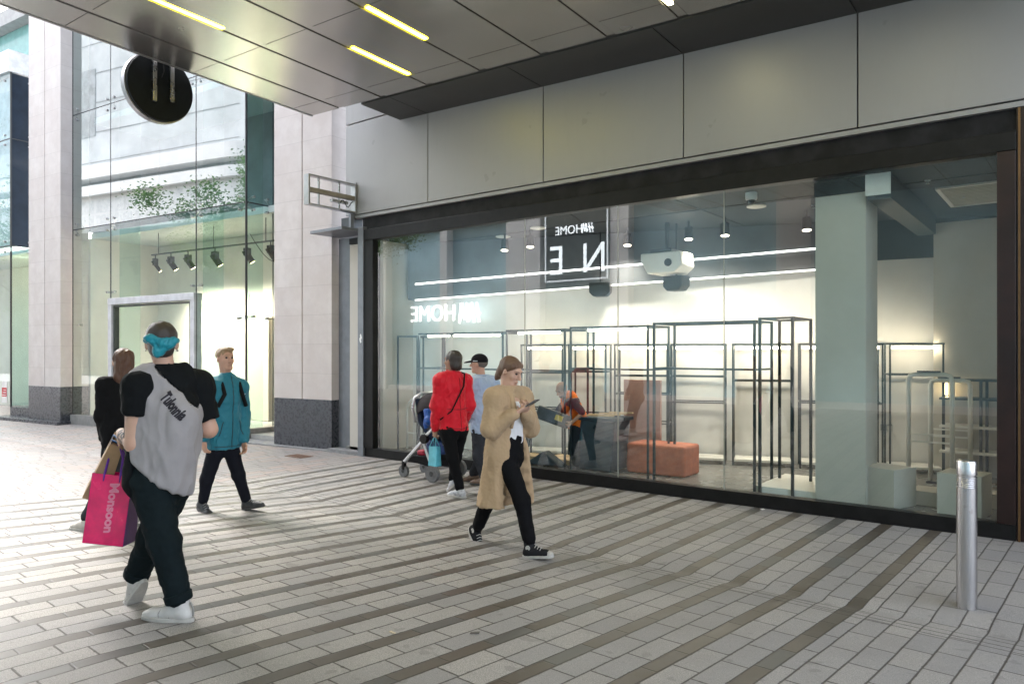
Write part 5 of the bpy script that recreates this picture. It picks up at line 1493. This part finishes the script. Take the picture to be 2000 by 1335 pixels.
# ---- shopping bags in that hand
def paper_bag(base, up, wdir, w_, h_, dp, col_m, bag_label, name='shopping_bag', hand=None, handle_m=None, band=None, gusset=None, taper=0.0):
    base, up, wd = np.array(base), nrm(up), np.array(wdir)
    wd = nrm(wd-up*np.dot(wd, up)); dv = np.cross(wd, up)
    e = empty(name, base, bag_label, 'shopping bag', 'shopping bags in hand')
    n = 6
    def ring(t_):
        bul = .5*dp*(1-.45*t_)
        return [base+up*h_*t_+wd*w_/2*x*(1-taper*t_)+dv*bul*y for x, y in ((-1,-1),(1,-1),(1,1),(-1,1))]
    vs = [q for i in range(n+1) for q in ring(i/n)]
    front = MB(); sides = [MB(), MB()]
    for i in range(n):
        a, b = ring(i/n), ring((i+1)/n)
        for k, mm in ((0,front),(1,sides[0]),(2,front),(3,sides[1])):
            q = [a[k], a[(k+1)%4], b[(k+1)%4], b[k]]
            mm.add(q, [(0,1,2,3)])
    r0 = ring(0); front_o = front.build('panels', col_m, e); [q_.build('gusset', gusset or col_m, e) for q_ in sides]; MB().add(r0, [(3,2,1,0)]).build('bottom', gusset or col_m, e)
    for o_ in e.children:
        sm = o_.modifiers.new('thickness', 'SOLIDIFY'); sm.thickness = .0025; sm.offset = -1
    if band:
        m_ = MB()
        for sgn in (-1, 1):
            a, b = ring(band[0]), ring(band[1])
            k = 0 if sgn < 0 else 2
            q = [a[k], a[k+1], b[k+1], b[k]]
            m_.add([x+dv*.0012*sgn for x in q], [(0,1,2,3)])
        m_.build('band', band[2], e)
    if hand is not None:
        tr = ring(1.0)
        for k, (i0, i1) in enumerate(((0,1),(3,2))):
            a = tr[i0]*.70+tr[i1]*.30; b = tr[i0]*.30+tr[i1]*.70
            hd = np.array(hand)
            pts = [a-up*.04, a, a*.45+hd*.55+wd*-.02, hd, b*.45+hd*.55+wd*.02, b, b-up*.04]
            MB().tube(pts, .007, 8).build('handle', handle_m or col_m, e, smooth=True)
    return e, ring, dv, wd, up
hl = J['WL']+nrm((J['WL']-J['EL'])+V(0,0,-.25))*.085-V(0,0,.012)
camr = nrm(V(math.cos(.6592), math.sin(.6592), 0)); camf = nrm(V(-math.sin(.6592), math.cos(.6592), 0))
PINK = mat('glossy_pink_paper', (.78,.010,.13), .25, var=.15, scale=9, bump=.25, bscale=18, coat=.4)
PURP = mat('purple_paper', (.10,.018,.17), .4, var=.15)
pk, ring, dv, wd, up = paper_bag(hl-V(0,0,.575)-camr*.055, V(.0,0,1)+camr*.10, camr, .235, .40, .15, PINK, 'glossy pink shopping bag with purple sides and bright pale lettering', hand=hl, handle_m=fabric('violet_ribbon', (.13,.03,.30), rough=.5), gusset=PURP)
sgn = -1 if np.dot(dv, camf) > 0 else 1
fc = ring(.5); ctr = sum(fc)/4
FOIL = mat('pale_pink_print', (.80,.26,.38), .35)
me = text_mesh('Monsoon', .075, 0.0, 1.0, .003)
bt_o = [c_ for c_ in pk.children if c_.name.startswith('panels')][0]
for fc_dir in (camf,):
    lay_on(bt_o, me, ctr-fc_dir*.2+camr*.02+up*.01, -up, camr, fc_dir, .003, 'printed_lettering', FOIL, pk)
KRAFT = mat('brown_kraft_paper', (.36,.225,.12), .75, var=.14, scale=8, bump=.3, bscale=22)
TB = mat('teal_band_print', (.04,.22,.24), .6)
paper_bag(hl-V(0,0,.31)-camr*.19+camf*.10, V(0,0,1)+camr*.42, camr*.45-camf*.89, .26, .35, .12, KRAFT, 'brown paper bag with a teal band swinging behind the pink bag', hand=hl+camf*.03, handle_m=fabric('blue_cord', (.05,.12,.26)), band=(.80,.90,TB))

# ---- 2: companion with auburn hair
p = Person('comp', 'person with auburn hair in black top, half hidden behind the grey and black tee', sc=.97, skin_m=SK1, flat=(True,False), pitch=(0,35))
J = p.J
p.body(hands=(dict(d=V(0,0,-1)+p.f*.3, n=p.l*-1, curl=1.0), dict(d=V(0,0,-1)+p.f*.4, n=p.l, curl=.8)))
BK = fabric('black_knit', (.007,.007,.008), var=.3)
def shirt(p, m_, name='top', chest=.165, waist=.155, hem_r=.165, hem=.06, sl=(.066,.058,.045), sleeve=1.0, disp=.006, seed=1, neck=.075, hemn=None, h=.008, shoulder=.062, flat=.72, neck_up=.0, cuff=.03):
    J, c = p.J, p.sc
    B = SDF()
    B.cap(J['chest']+p.u*.06*c, J['waist'], chest*c, waist*c, .05, flat=flat, fdir=p.f)
    B.cap(J['waist'], J['pelv']-p.u*hem*c, waist*c, hem_r*c, .05, flat=flat+.02, fdir=p.f)
    B.cap(J['neck']-p.u*.02*c, J['chest']+p.u*.05*c, neck*c, (chest-.02)*c, .05, flat=flat, fdir=p.f)
    B.cut(J['pelv']-p.u*hem*c, -p.u if hemn is None else hemn, .01)
    for k in 'LR':
        B.cap(J['neck']-p.u*.045*c, J['S'+k], shoulder*c, (sl[0]+.008)*c, .05)
        d1 = J['E'+k]-J['S'+k]; d2 = J['W'+k]-J['E'+k]
        if sleeve >= 1:
            B.cap(J['S'+k], J['E'+k], sl[0]*c, sl[1]*c, .035)
            B.cap(J['E'+k], J['W'+k]-nrm(d2)*cuff*c, sl[1]*c, sl[2]*c, .03)
        else: B.cap(J['S'+k], J['S'+k]+d1*sleeve, sl[0]*c, sl[1]*c, .035)
    B.cut(J['neck']+p.u*(.012+neck_up)*c, p.u, .004)
    return sobj(name, B, m_, p.root, h, folds(disp, 10, 7, seed) if disp else None)
shirt(p, BK, hem=.10)
p.legs(fabric('charcoal_denim', (.03,.032,.036), var=.25), r=(.09,.066,.056), hem=.04)
p.shoes(mat('cream_canvas', (.50,.46,.42), .7), SOLE_W, .25)
p.hair(H_AU, [((0,-.02,.034),(.085,.102,.088)),((0,-.06,-.05),(.08,.06,.10)),((.03,-.07,-.13),(.05,.045,.07))], cuts=[((0,.062,.0),(0,1,-.35))], amp=.011)

# ---- 3: man in the teal jacket
p = Person('teal', 'person with short sandy hair in teal zip jacket striding to the right', sc=.98, skin_m=SK2, flat=(True,True), pitch=(-14,18))
J = p.J
p.body(hands=(dict(d=V(0,0,-1)+p.f*.25, n=p.l*-1, curl=.7), dict(d=V(0,0,-1)+p.f*.15, n=p.l, curl=.7)))
p.eyes(H_SB)
TJ = fabric('teal_softshell', (.018,.155,.215), rough=.6, var=.14)
shirt(p, TJ, 'jacket', .175, .172, .182, .085, (.078,.068,.05), disp=.008, seed=4, neck=.082, neck_up=.055)
p.legs(fabric('black_running_tights', (.009,.010,.015), var=.25), r=(.085,.062,.048), hem=.03, disp=.003)
p.shoes(mat('black_trainer', (.025,.026,.028), .55, var=.3, scale=30), SOLE_K, .27, laces=mat('grey_lace', (.25,.25,.26), .8))
p.hair(H_SB, [((0,-.022,.040),(.081,.097,.082)),((.01,.045,.092),(.060,.050,.026))], cuts=[((0,.074,.06),(0,1,-.75)),((0,-.02,-.045),(0,0,-1))], amp=.007)
STR = fabric('black_webbing', (.012,.012,.013))
for k, sg in (('L',1),('R',-1)):
    s0 = J['S'+k]*.62+J['neck']*.38
    MB().tube([s0-p.f*.10-p.u*.12, s0-p.f*.06+p.u*.035, s0+p.u*.055, s0+p.f*.075+p.u*.01, s0+p.f*.125-p.u*.10, s0+p.f*.10+p.l*sg*.06-p.u*.22], .019, 8).build('backpack_strap', STR, p.root, smooth=True)
B = SDF(); B.cap(J['chest']-p.f*.19+p.u*.02, J['waist']-p.f*.18, .12, .13, .02, flat=.55, fdir=p.f); sobj('backpack', B, STR, p.root, .009, folds(.004))
LG_ = mat('pale_print', (.55,.62,.65), .6)
m = MB()
o = J['chest']+p.f*.135+p.l*.085+p.u*.055
for i in range(3): m.bar(o+p.l*.016*i-p.u*.003*i, o+p.l*(.016*i+.014)+p.u*(.012-.004*i), .007, .004, up=p.f)
m.build('chest_mark', LG_, p.root)

def line_on(tgt, pts, dr, r, name, m_, parent):
    bt = BVHTree.FromPolygons([v.co+wloc(tgt) for v in tgt.data.vertices], [tuple(q.vertices) for q in tgt.data.polygons])
    out = []
    for i in range(len(pts)-1):
        for s_ in np.linspace(0, 1, 8, endpoint=(i == len(pts)-2)):
            w_ = Vector(pts[i]*(1-s_)+pts[i+1]*s_); d_ = Vector(dr)
            hit = bt.ray_cast(w_-d_*.6, d_)
            if hit[0] is not None: out.append(hit[0]-d_*r*.3)
    if len(out) > 2: MB().tube(out, r, 6).build(name, m_, parent, smooth=True)
jk = [o_ for o_ in p.root.children if o_.name.startswith('jacket')][0]
ZIP = mat('dark_zip', (.006,.03,.04), .5)
line_on(jk, [J['neck']+p.u*.03, J['chest'], J['waist'], J['pelv']-p.u*.07], -p.f, .005, 'zip', ZIP, p.root)
for sg in (-1, 1):
    line_on(jk, [J['waist']+p.l*sg*.09+p.u*.02, J['waist']+p.l*sg*.125-p.u*.12], -p.f, .0045, 'pocket_zip', ZIP, p.root)
line_on(jk, [J['pelv']-p.u*.055-p.l*.15, J['pelv']-p.u*.055, J['pelv']-p.u*.055+p.l*.15], -p.f, .004, 'hem_seam', ZIP, p.root)

# ---- 4: woman in the red jacket
p = Person('red', 'person with dark bobbed hair in red jacket standing by the pushchair', sc=.97, skin_m=SK3, flat=(True,False), pitch=(0,40))
J = p.J
hd4 = nrm(V(0,0,-1)+p.f*.2)
p.body(hands=(dict(d=hd4, n=p.l*-1, curl=1.25), dict(d=J['WR']-J['ER'], n=p.u*-1, curl=.8)))
RED = fabric('red_quilted_cloth', (.60,.006,.02), rough=.6, var=.15, bump=.15)
shirt(p, RED, 'jacket', .172, .168, .190, .055, (.078,.066,.050), disp=.007, seed=6, neck=.08, neck_up=.03, hemn=nrm(-p.u+p.l*.10), cuff=.02)
p.legs(fabric('black_jersey_leggings', (.006,.006,.007), var=.3), r=(.095,.066,.052), hem=.03, disp=.003)
p.shoes(mat('grey_white_trainer', (.42,.42,.44), .6, var=.25, scale=35), SOLE_W, .25, laces=SOLE_W)
p.hair(H_DK, [((0,-.025,.032),(.088,.104,.090)),((0,-.055,-.045),(.084,.068,.085))], cuts=[((0,.06,.0),(0,1,-.2)),((0,0,-.115),(0,0,-1))], amp=.006)
rr_ = np.cross(p.f, p.u)
jk = [o_ for o_ in p.root.children if o_.name.startswith('jacket')][0]
DR = mat('dark_red_seam', (.16,.004,.008), .8)
line_on(jk, [J['neck']-p.u*.04, J['chest'], J['waist'], J['pelv']-p.u*.05], p.f, .0035, 'back_seam', DR, p.root)
line_on(jk, [J['pelv']-p.u*.02-p.l*.16, J['pelv']-p.u*.03, J['pelv']-p.u*.02+p.l*.16], p.f, .0035, 'hem_seam', DR, p.root)
line_on(jk, [J['waist']+p.u*.02-p.l*.15, J['waist']+p.u*.01, J['waist']+p.u*.02+p.l*.15], p.f, .0035, 'waist_seam', DR, p.root)
MB().tube([J['SR']*.6+J['neck']*.4+p.u*.075+p.f*.02, J['SR']*.55+J['neck']*.45+p.u*.055-p.f*.09, J['chest']+p.u*.05-p.f*.145+rr_*.04, J['chest']-p.u*.06-p.f*.140-rr_*.03, J['waist']-p.f*.12-rr_*.12, J['waist']-p.u*.10-rr_*.185], .009, 8).build('crossbody_strap', STR, p.root, smooth=True)
hl = J['WL']+hd4*.085
gb = empty('gift_bag', hl-V(0,0,.33), 'small turquoise gift bag hanging from the hand of the person in red', 'gift bag')
TQ = mat('turquoise_paper', (.10,.42,.52), .4, var=.15, scale=9, bump=.2, bscale=20)
m = MB()
b0 = hl-V(0,0,.35)
pts = lambda z, w_, d_: [b0+V(0,0,z)+p.f*w_*x+p.l*d_*y for x, y in ((-1,-1),(1,-1),(1,1),(-1,1))]
a, b = pts(.02,.068,.04), pts(.24,.068,.026)
m.add(a+b, [(3,2,1,0),(0,1,5,4),(1,2,6,5),(2,3,7,6),(3,0,4,7)]); m.build('bag_body', TQ, gb)
for sg in (-1,1):
    MB().tube([b0+V(0,0,.24)+p.f*.05+p.l*.03*sg, hl-V(0,0,.02)+p.f*.02, hl, hl-V(0,0,.02)-p.f*.02, b0+V(0,0,.24)-p.f*.05+p.l*.03*sg], .006, 6).build('handle', TQ, gb, smooth=True)
MB().add([b0+V(0,0,.05)-p.l*.049+p.f*(-.05), b0+V(0,0,.05)-p.l*.049+p.f*.05, b0+V(0,0,.09)-p.l*.046+p.f*.05, b0+V(0,0,.09)-p.l*.046-p.f*.05], [(0,1,2,3)]).build('label', mat('pale_label', (.6,.7,.72), .5), gb)

# ---- 5: man in the cap
p = Person('cap', 'person in black cap and pale blue shirt looking into the shop', sc=.98, skin_m=SK2, flat=(True,True), pitch=(0,10))
J = p.J
p.body()
p.eyes(H_DK)
SB = fabric('pale_blue_shirt', (.34,.42,.56), rough=.75, var=.12)
shirt(p, SB, 'shirt', .178, .178, .182, .075, (.076,.066,.05), disp=.010, seed=9)
p.legs(fabric('dark_slate_trousers', (.035,.036,.042), var=.2), r=(.095,.072,.064), hem=.03)
p.shoes(mat('brown_shoe', (.12,.07,.045), .5), SOLE_K, .27)
CAPM = fabric('black_cap_cotton', (.012,.011,.014), var=.3)
A = p.hax()
B = SDF(); B.ell(p.hp(0,-.012,.040), A, (.087,.108,.086), .01); B.cut(p.hp(0,0,.018), -A[2], .004)
cp = sobj('cap', B, CAPM, p.root, .006)
B = SDF(); B.ell(p.hp(0,.095,.030), (A[0], A[1]-A[2]*.18, A[2]+A[1]*.18), (.075,.105,.012), .005); B.cut(p.hp(0,.03,.03), -A[1]); sobj('peak', B, CAPM, cp, .005)
m = MB()
for i in range(4): m.fbox(p.hp(.083,-.02+.016*i,.028), p.hl, p.hf, p.u, .0, .006, 0, .011, 0, .012)
m.build('cap_mark', LG_, cp)
p.hair(mat('grey_stubble_hair', (.12,.10,.09), .8), [((0,-.025,.02),(.079,.097,.082))], cuts=[((0,.02,0),(0,1,0)),((0,0,-.06),(0,0,-1)),((0,0,.02),(0,0,1))], amp=.002)
MB().tube([J['neck']+p.u*.018+(p.l*math.cos(a)*.074+p.f*math.sin(a)*.066) for a in np.linspace(0, 2*math.pi, 25)[:-1]], .012, 8, close=True).build('collar', SB, p.root, smooth=True)

# ---- 6: woman in the beige teddy coat with a phone
p = Person('coat', 'person in long beige teddy coat walking right and looking at a phone', sc=.96, skin_m=SK1, flat=(False,True), pitch=(48,-8))
J = p.J; p.tilt = .42
ctr = (J['WL']+J['WR'])/2
p.body(hands=(dict(d=nrm(p.f*.35-p.l*.55+p.u*.35), n=nrm(-p.f*.2-p.l*.3+p.u*.9), curl=1.0, thumb=-1), dict(d=nrm(p.f*.45+p.l*.5+p.u*.35), n=nrm(-p.f*.2+p.l*.3+p.u*.9), curl=1.0)))
p.eyes(H_BR)
WT = fabric('white_cotton', (.66,.65,.66), var=.06)
B = SDF()
B.cap(J['neck']-p.u*.06, J['chest'], .07, .125, .05, flat=.72, fdir=p.f); B.cap(J['chest'], J['waist']-p.u*.03, .133, .128, .05, flat=.74, fdir=p.f)
B.cut(J['waist']-p.u*.06, -p.u, .006); B.cut(J['neck']-p.u*.055+p.f*.0, nrm(p.u+p.f*.6), .004)
sobj('white_top', B, WT, p.root, .008, folds(.005, 10, 5, 2))
BKT = fabric('black_wool_trousers', (.006,.006,.007), var=.3)
p.legs(BKT, r=(.092,.066,.054), hem=.07, seat=.148, disp=.004)
TED = fabric('beige_teddy_fleece', (.41,.285,.17), rough=.95, var=.09, fine=200, bump=.45, coarse=8)
B = SDF()
back = -p.f*.03
B.cap(J['chest']+p.u*.05+back, J['pelv']+back*1.3, .178, .185, .05, flat=.78, fdir=p.f)
B.cap(J['pelv']+back*1.3, J['pelv']-p.u*.44-p.f*.10, .180, .215, .05, flat=.80, fdir=p.f)
B.cap(J['neck']-p.u*.03-p.f*.01, J['chest']+p.u*.04+back, .082, .155, .05, flat=.76, fdir=p.f)
B.cap(J['pelv']+p.l*.10, J['pelv']-p.u*.44+p.l*.15+p.f*.02, .11, .12, .05)
# open front: carve a wedge in front of the body, widening to the hem
for i in range(9):
    t_ = i/8
    c_ = J['neck']-p.u*(.10+.83*t_)+p.f*(.150+.03*t_)-p.l*(.0)
    B.ell(c_, (p.l, p.f, p.u), V(.075+.10*t_,.19,.10), .02, 's')
B.cut(J['pelv']-p.u*.44, -p.u, .01)
for k in 'LR':
    B.cap(J['neck']-p.u*.05, J['S'+k], .062, .092, .05)
    B.cap(J['S'+k], J['E'+k], .080, .074, .04); B.cap(J['E'+k], J['W'+k]-nrm(J['W'+k]-J['E'+k])*.03, .070, .050, .03)
B.cut(J['neck']+p.u*.015, p.u, .004)
teddy = folds(.0065, 7, 3.5, 5)
sobj('coat', B, TED, p.root, .008, lambda q: teddy(q)+.0025*mnoise.noise(q*60))
for k, sg in (('L',1),('R',-1)):                   # lapels
    o = J['neck']-p.u*.02
    MB().tube([o-p.f*.055+p.l*.02*sg+p.u*.02, o+p.l*.075*sg+p.u*.025, o+p.l*.085*sg+p.f*.085-p.u*.04, o+p.l*.085*sg+p.f*.115-p.u*.16, o+p.l*.10*sg+p.f*.10-p.u*.30], [.022,.028,.034,.030,.014], 10).build('lapel', TED, p.root, smooth=True)
p.shoes(fabric('black_canvas', (.02,.02,.022)), SOLE_W, .26, .045, laces=SOLE_W, toe=SOLE_W)
for k in 'LR':
    a, fd, up, sd = p.foot_frame(k)
    MB().cyl(a+up*.02, a+nrm(J['K'+k]-J['A'+k])*.09, .043, .043, 14).build('sock', BKT, p.root, smooth=True)
    MB().cyl(a-sd*.041+fd*0, a-sd*.046, .020, n=14).cyl(a+sd*.041, a+sd*.046, .020, n=14).build('ankle_patch', SOLE_W, p.root)
p.hair(H_BR, [((0,-.022,.036),(.084,.102,.088)),((0,-.075,-.03),(.066,.052,.07)),((-.0,-.105,-.085),(.036,.032,.06)),((.052,.035,.062),(.030,.032,.030)),((-.052,.035,.062),(.030,.032,.030))], cuts=[((0,.070,.050),(0,1,-.9))], amp=.004)
ph = empty('phone', ctr+p.u*.04, 'thin dark phone held in both hands by the person in the beige coat', 'phone')
pd = nrm(p.f*.75+p.u*.45); pn = nrm(p.u*.75-p.f*.45)
MB().fbox(ctr+p.f*.09+p.u*.065, pd, p.l, pn, -.075, .075, -.036, .036, -.004, .004).build('case', mat('grey_phone_back', (.10,.10,.115), .25), ph, bevel=.003)
MB().fbox(ctr+p.f*.09+p.u*.065, pd, p.l, pn, -.070, .070, -.032, .032, .0042, .0048).build('screen', mat('dark_phone_screen', (.02,.022,.03), .08), ph)
# ---- 7: worker inside the shop
p = Person('worker', 'person with bald head in orange vest bending over inside the shop', sc=.74, skin_m=SK2, flat=(True,True), pitch=(0,0), gz=.10, hscale=1.12)
J = p.J; p.tilt = .55
p.body(hands=(dict(d=nrm(J['WL']-J['EL']), n=p.l*-1, curl=1.0), dict(d=nrm(J['WR']-J['ER']), n=p.l, curl=1.0)))
p.eyes(H_DK)
shirt(p, fabric('dark_plum_tee', (.050,.045,.06), var=.2), 'tee', .175, .172, .172, .06, (.068,.060,.05), sleeve=.9, seed=3)
B = SDF(); c = p.sc
B.cap(J['neck']-p.u*.03-p.f*.03, J['waist'], .185*c, .205*c, .05, flat=.76, fdir=p.f); B.cap(J['waist'], J['pelv']-p.u*.05, .205*c, .21*c, .04, flat=.80, fdir=p.f)
B.cut(J['pelv']-p.u*.03, -p.u, .005)
for k, sg in (('L',1),('R',-1)): B.ell(J['S'+k]+p.l*sg*.05, (p.l,p.f,p.u), V(.06,.07,.09)*c, .01, 's')
B.ell(J['neck']+p.f*.07+p.u*.01, (p.l,p.f,p.u), V(.035,.07,.10)*c, .01, 's')
sobj('vest', B, fabric('orange_hi_vis', (.85,.17,.01), rough=.6, var=.12), p.root, .007, folds(.005, 10, 8, 2))
p.legs(fabric('dark_work_trousers', (.02,.025,.032), var=.25), r=(.11,.088,.074), hem=.02, seat=.165)
p.shoes(mat('dark_boot', (.03,.028,.026), .5), SOLE_K, .28, .03)
p.hair(mat('grey_beard', (.13,.115,.11), .9), [((0,.045,-.085),(.058,.05,.045))], cuts=[((0,.0,-.055),(0,0,1)),((0,.02,0),(0,-1,0))], name='beard', amp=.003)
hc = (J['WL']+J['WR'])/2
bp = empty('equipment_case', hc, 'long dark equipment case carried by the bending worker', 'case')
ca = nrm(-camr*1.0+V(0,0,.36)); cu = nrm(V(0,0,1)-ca*ca[2])
cw_ = np.cross(ca, cu)
cc = J['WL']*.75+J['WR']*.25+ca*.16-cu*.02+camf*.06
MB().fbox(cc, ca, cw_, cu, -.20, .24, -.07, .07, -.085, .085).build('case_body', mat('black_moulded_plastic', (.022,.028,.028), .3, var=.3), bp, bevel=.015)
MB().fbox(cc-camf*.0, ca, cw_, cu, -.10, .0, -.0735, -.0712, -.02, .05).fbox(cc, ca, cw_, cu, -.10, .0, .0712, .0735, -.02, .05).build('warning_label', mat('yellow_label', (.50,.36,.04), .5), bp)

# ---- pushchair with a child
sn = empty('pushchair', (-6.6, 6.84, ground_z(6.84)), 'silver framed pushchair with dark hood facing the shop window', 'pushchair')
g0 = ground_z(6.6)
SIL = mat('silver_tube', (.50,.50,.51), .3, metal=.8, var=.1); NAVY = fabric('navy_seat_fabric', (.020,.030,.058), var=.25); HOOD = fabric('charcoal_hood_fabric', (.055,.050,.055), var=.2)
TYRE = mat('grey_tyre', (.14,.14,.145), .8, var=.15, scale=40); RIMM = mat('dark_wheel_rim', (.03,.03,.032), .4, var=.2)
def wheel(x, y, r, wd_):
    z = ground_z(y)+r
    o = MB().lathe((x,y-wd_/2,z),(0,1,0),[(0,r*.74),(0,r*.97),(wd_*.2,r),(wd_*.8,r),(wd_,r*.97),(wd_,r*.74)],28).build('wheel', TYRE, sn, angle=40)
    MB().tube([(x+r*.70*math.cos(a),y,z+r*.70*math.sin(a)) for a in np.linspace(0,2*math.pi,25)[:-1]], r*.085, 8, close=True).build('rim', SIL, o, smooth=True)
    m = MB()
    for i in range(5):
        a = 2*math.pi*i/5+.3
        m.bar((x,y,z),(x+r*.68*math.cos(a),y,z+r*.68*math.sin(a)), r*.24, wd_*.7, up=(0,1,0))
    m.cyl((x,y-wd_*.6,z),(x,y+wd_*.6,z), r*.28, n=14); m.build('spokes', RIMM, o)
Y0, Y1 = 6.60, 7.10
wheel(-6.36, Y0, .108, .05); wheel(-6.36, Y1, .108, .05); wheel(-6.93, Y0+.06, .078, .045); wheel(-6.93, Y1-.06, .078, .045)
for y in (Y0+.035, Y1-.035):
    s0 = 1 if y < 6.8 else -1
    m = MB()
    m.bar((-6.90,y,g0+.20),(-6.56,y,g0+.50), .028, .042); m.build('front_leg', SIL, sn, bevel=.008)
    MB().bar((-6.55,y,g0+.47),(-6.37,y,g0+.115), .026, .040).build('rear_leg', SIL, sn, bevel=.008)
    MB().bar((-6.52,y,g0+.56),(-6.12,y,g0+.86), .024, .036).build('push_arm', SIL, sn, bevel=.008)
    MB().cyl((-6.535,y-.03,g0+.525),(-6.535,y+.03,g0+.525), .062, n=24).build('hinge', M['frame'], sn, bevel=.008, angle=40)
    MB().bar((-6.9,y,g0+.215),(-6.93,y+.02*s0,g0+.10), .05, .05).build('fork', M['frame'], sn, bevel=.01)
MB().cyl((-6.12,Y0+.03,g0+.865),(-6.12,Y1-.03,g0+.865), .018, n=12).build('handle_bar', M['frame'], sn)
MB().cyl((-6.36,Y0,g0+.108),(-6.36,Y1,g0+.108), .012, n=10).build('axle', SIL, sn)
m = MB()
q = [(-6.86,.215),(-6.42,.16),(-6.40,.25),(-6.52,.30),(-6.80,.29)]
m.prism((0,Y0+.07,g0),(1,0,0),(0,0,1),(0,1,0), q, 0, Y1-Y0-.14); m.build('basket', fabric('black_mesh_basket', (.018,.018,.02)), sn, bevel=.01)
m = MB()
sp = [(-6.50,.50),(-6.34,.53),(-6.33,.60),(-6.50,.60),(-6.61,.72),(-6.70,1.02),(-6.76,1.02),(-6.70,.72)]
m.prism((0,Y0+.08,g0),(1,0,0),(0,0,1),(0,1,0), sp, 0, Y1-Y0-.16); m.build('seat_shell', NAVY, sn, bevel=.015)
B = SDF(); hc_ = V(-6.60,(Y0+Y1)/2,g0+.88)
B.ell(hc_, ((1,0,0),(0,1,0),(0,0,1)), (.215,.21,.215), .0); B.shell(.014); B.cut(hc_+V(.0,0,-.01), nrm(V(.45,0,-1)), .0); B.cut(hc_+V(.19,0,0), (1,0,0))
sobj('hood', B, HOOD, sn, .008)
MB().tube([(-6.70,Y0+.045,g0+.72),(-6.76,Y0+.045,g0+.90),(-6.74,Y0+.06,g0+1.03),(-6.70,Y0+.15,g0+1.09),(-6.70,Y1-.15,g0+1.09),(-6.74,Y1-.06,g0+1.03),(-6.76,Y1-.045,g0+.90),(-6.70,Y1-.045,g0+.72)], .018, 10).build('hood_frame', SIL, sn, smooth=True)
MB().tube([(-6.50,Y0+.06,g0+.70),(-6.30,Y0+.07,g0+.72),(-6.22,Y0+.14,g0+.72),(-6.22,Y1-.14,g0+.72),(-6.30,Y1-.07,g0+.72),(-6.50,Y1-.06,g0+.70)], .017, 10).build('bumper_bar', M['frame'], sn, smooth=True)
o = MB().box(-6.74,-6.62,6.70,6.98,g0+.295,g0+.36).build('red_pouch', mat('red_nylon', (.42,.02,.05), .6), bevel=.02); tag(o, 'red pouch lying in the pushchair basket', 'pouch')
o = MB().box(-6.58,-6.30,6.69,6.99,g0+.33,g0+.50).build('blue_bag', mat('royal_blue_nylon', (.015,.045,.17), .55, var=.25, bump=.2, bscale=30), bevel=.04); tag(o, 'royal blue bag under the seat of the pushchair', 'bag')
# child: seated, mostly hidden behind the red jacket
cx, cy, cz = -6.52, 6.80, g0
JN['child'] = dict(f=[1,0], hf=[.9,-.4], j=dict(head=[cx+.02,cy,cz+1.00], neck=[cx,cy,cz+.89], chest=[cx-.02,cy,cz+.80], waist=[cx-.04,cy,cz+.72], pelv=[cx-.04,cy,cz+.64],
    SL=[cx,cy+.10,cz+.865], SR=[cx,cy-.10,cz+.865], EL=[cx+.06,cy+.15,cz+.76], ER=[cx+.06,cy-.15,cz+.76], WL=[cx+.17,cy+.10,cz+.74], WR=[cx+.17,cy-.10,cz+.74],
    HL=[cx-.02,cy+.05,cz+.64], HR=[cx-.02,cy-.05,cz+.64], KL=[cx+.18,cy+.06,cz+.66], KR=[cx+.18,cy-.06,cz+.66], AL=[cx+.24,cy+.06,cz+.50], AR=[cx+.24,cy-.06,cz+.50], TL=[cx+.32,cy+.06,cz+.47], TR=[cx+.32,cy-.06,cz+.47]))
p = Person('child', 'small child in blue padded coat sitting in the pushchair', sc=.52, skin_m=SK3, flat=(False,False), pitch=(0,0), hscale=1.35)
p.body(); p.eyes(H_DK)
shirt(p, fabric('blue_padded_nylon', (.012,.075,.32), rough=.5), 'padded_coat', .21, .21, .21, .05, (.105,.095,.075), disp=.008, seed=2, neck=.11, h=.007)
p.legs(fabric('child_grey_trousers', (.08,.08,.09)), r=(.11,.09,.075), hem=.03, seat=.17, h=.007)
p.shoes(mat('child_shoe', (.1,.1,.12), .6), SOLE_W, .25)
p.hair(H_DK, [((0,-.022,.036),(.086,.104,.09))], cuts=[((0,.06,.02),(0,1,-.5)),((0,0,-.07),(0,0,-1))], amp=.004)
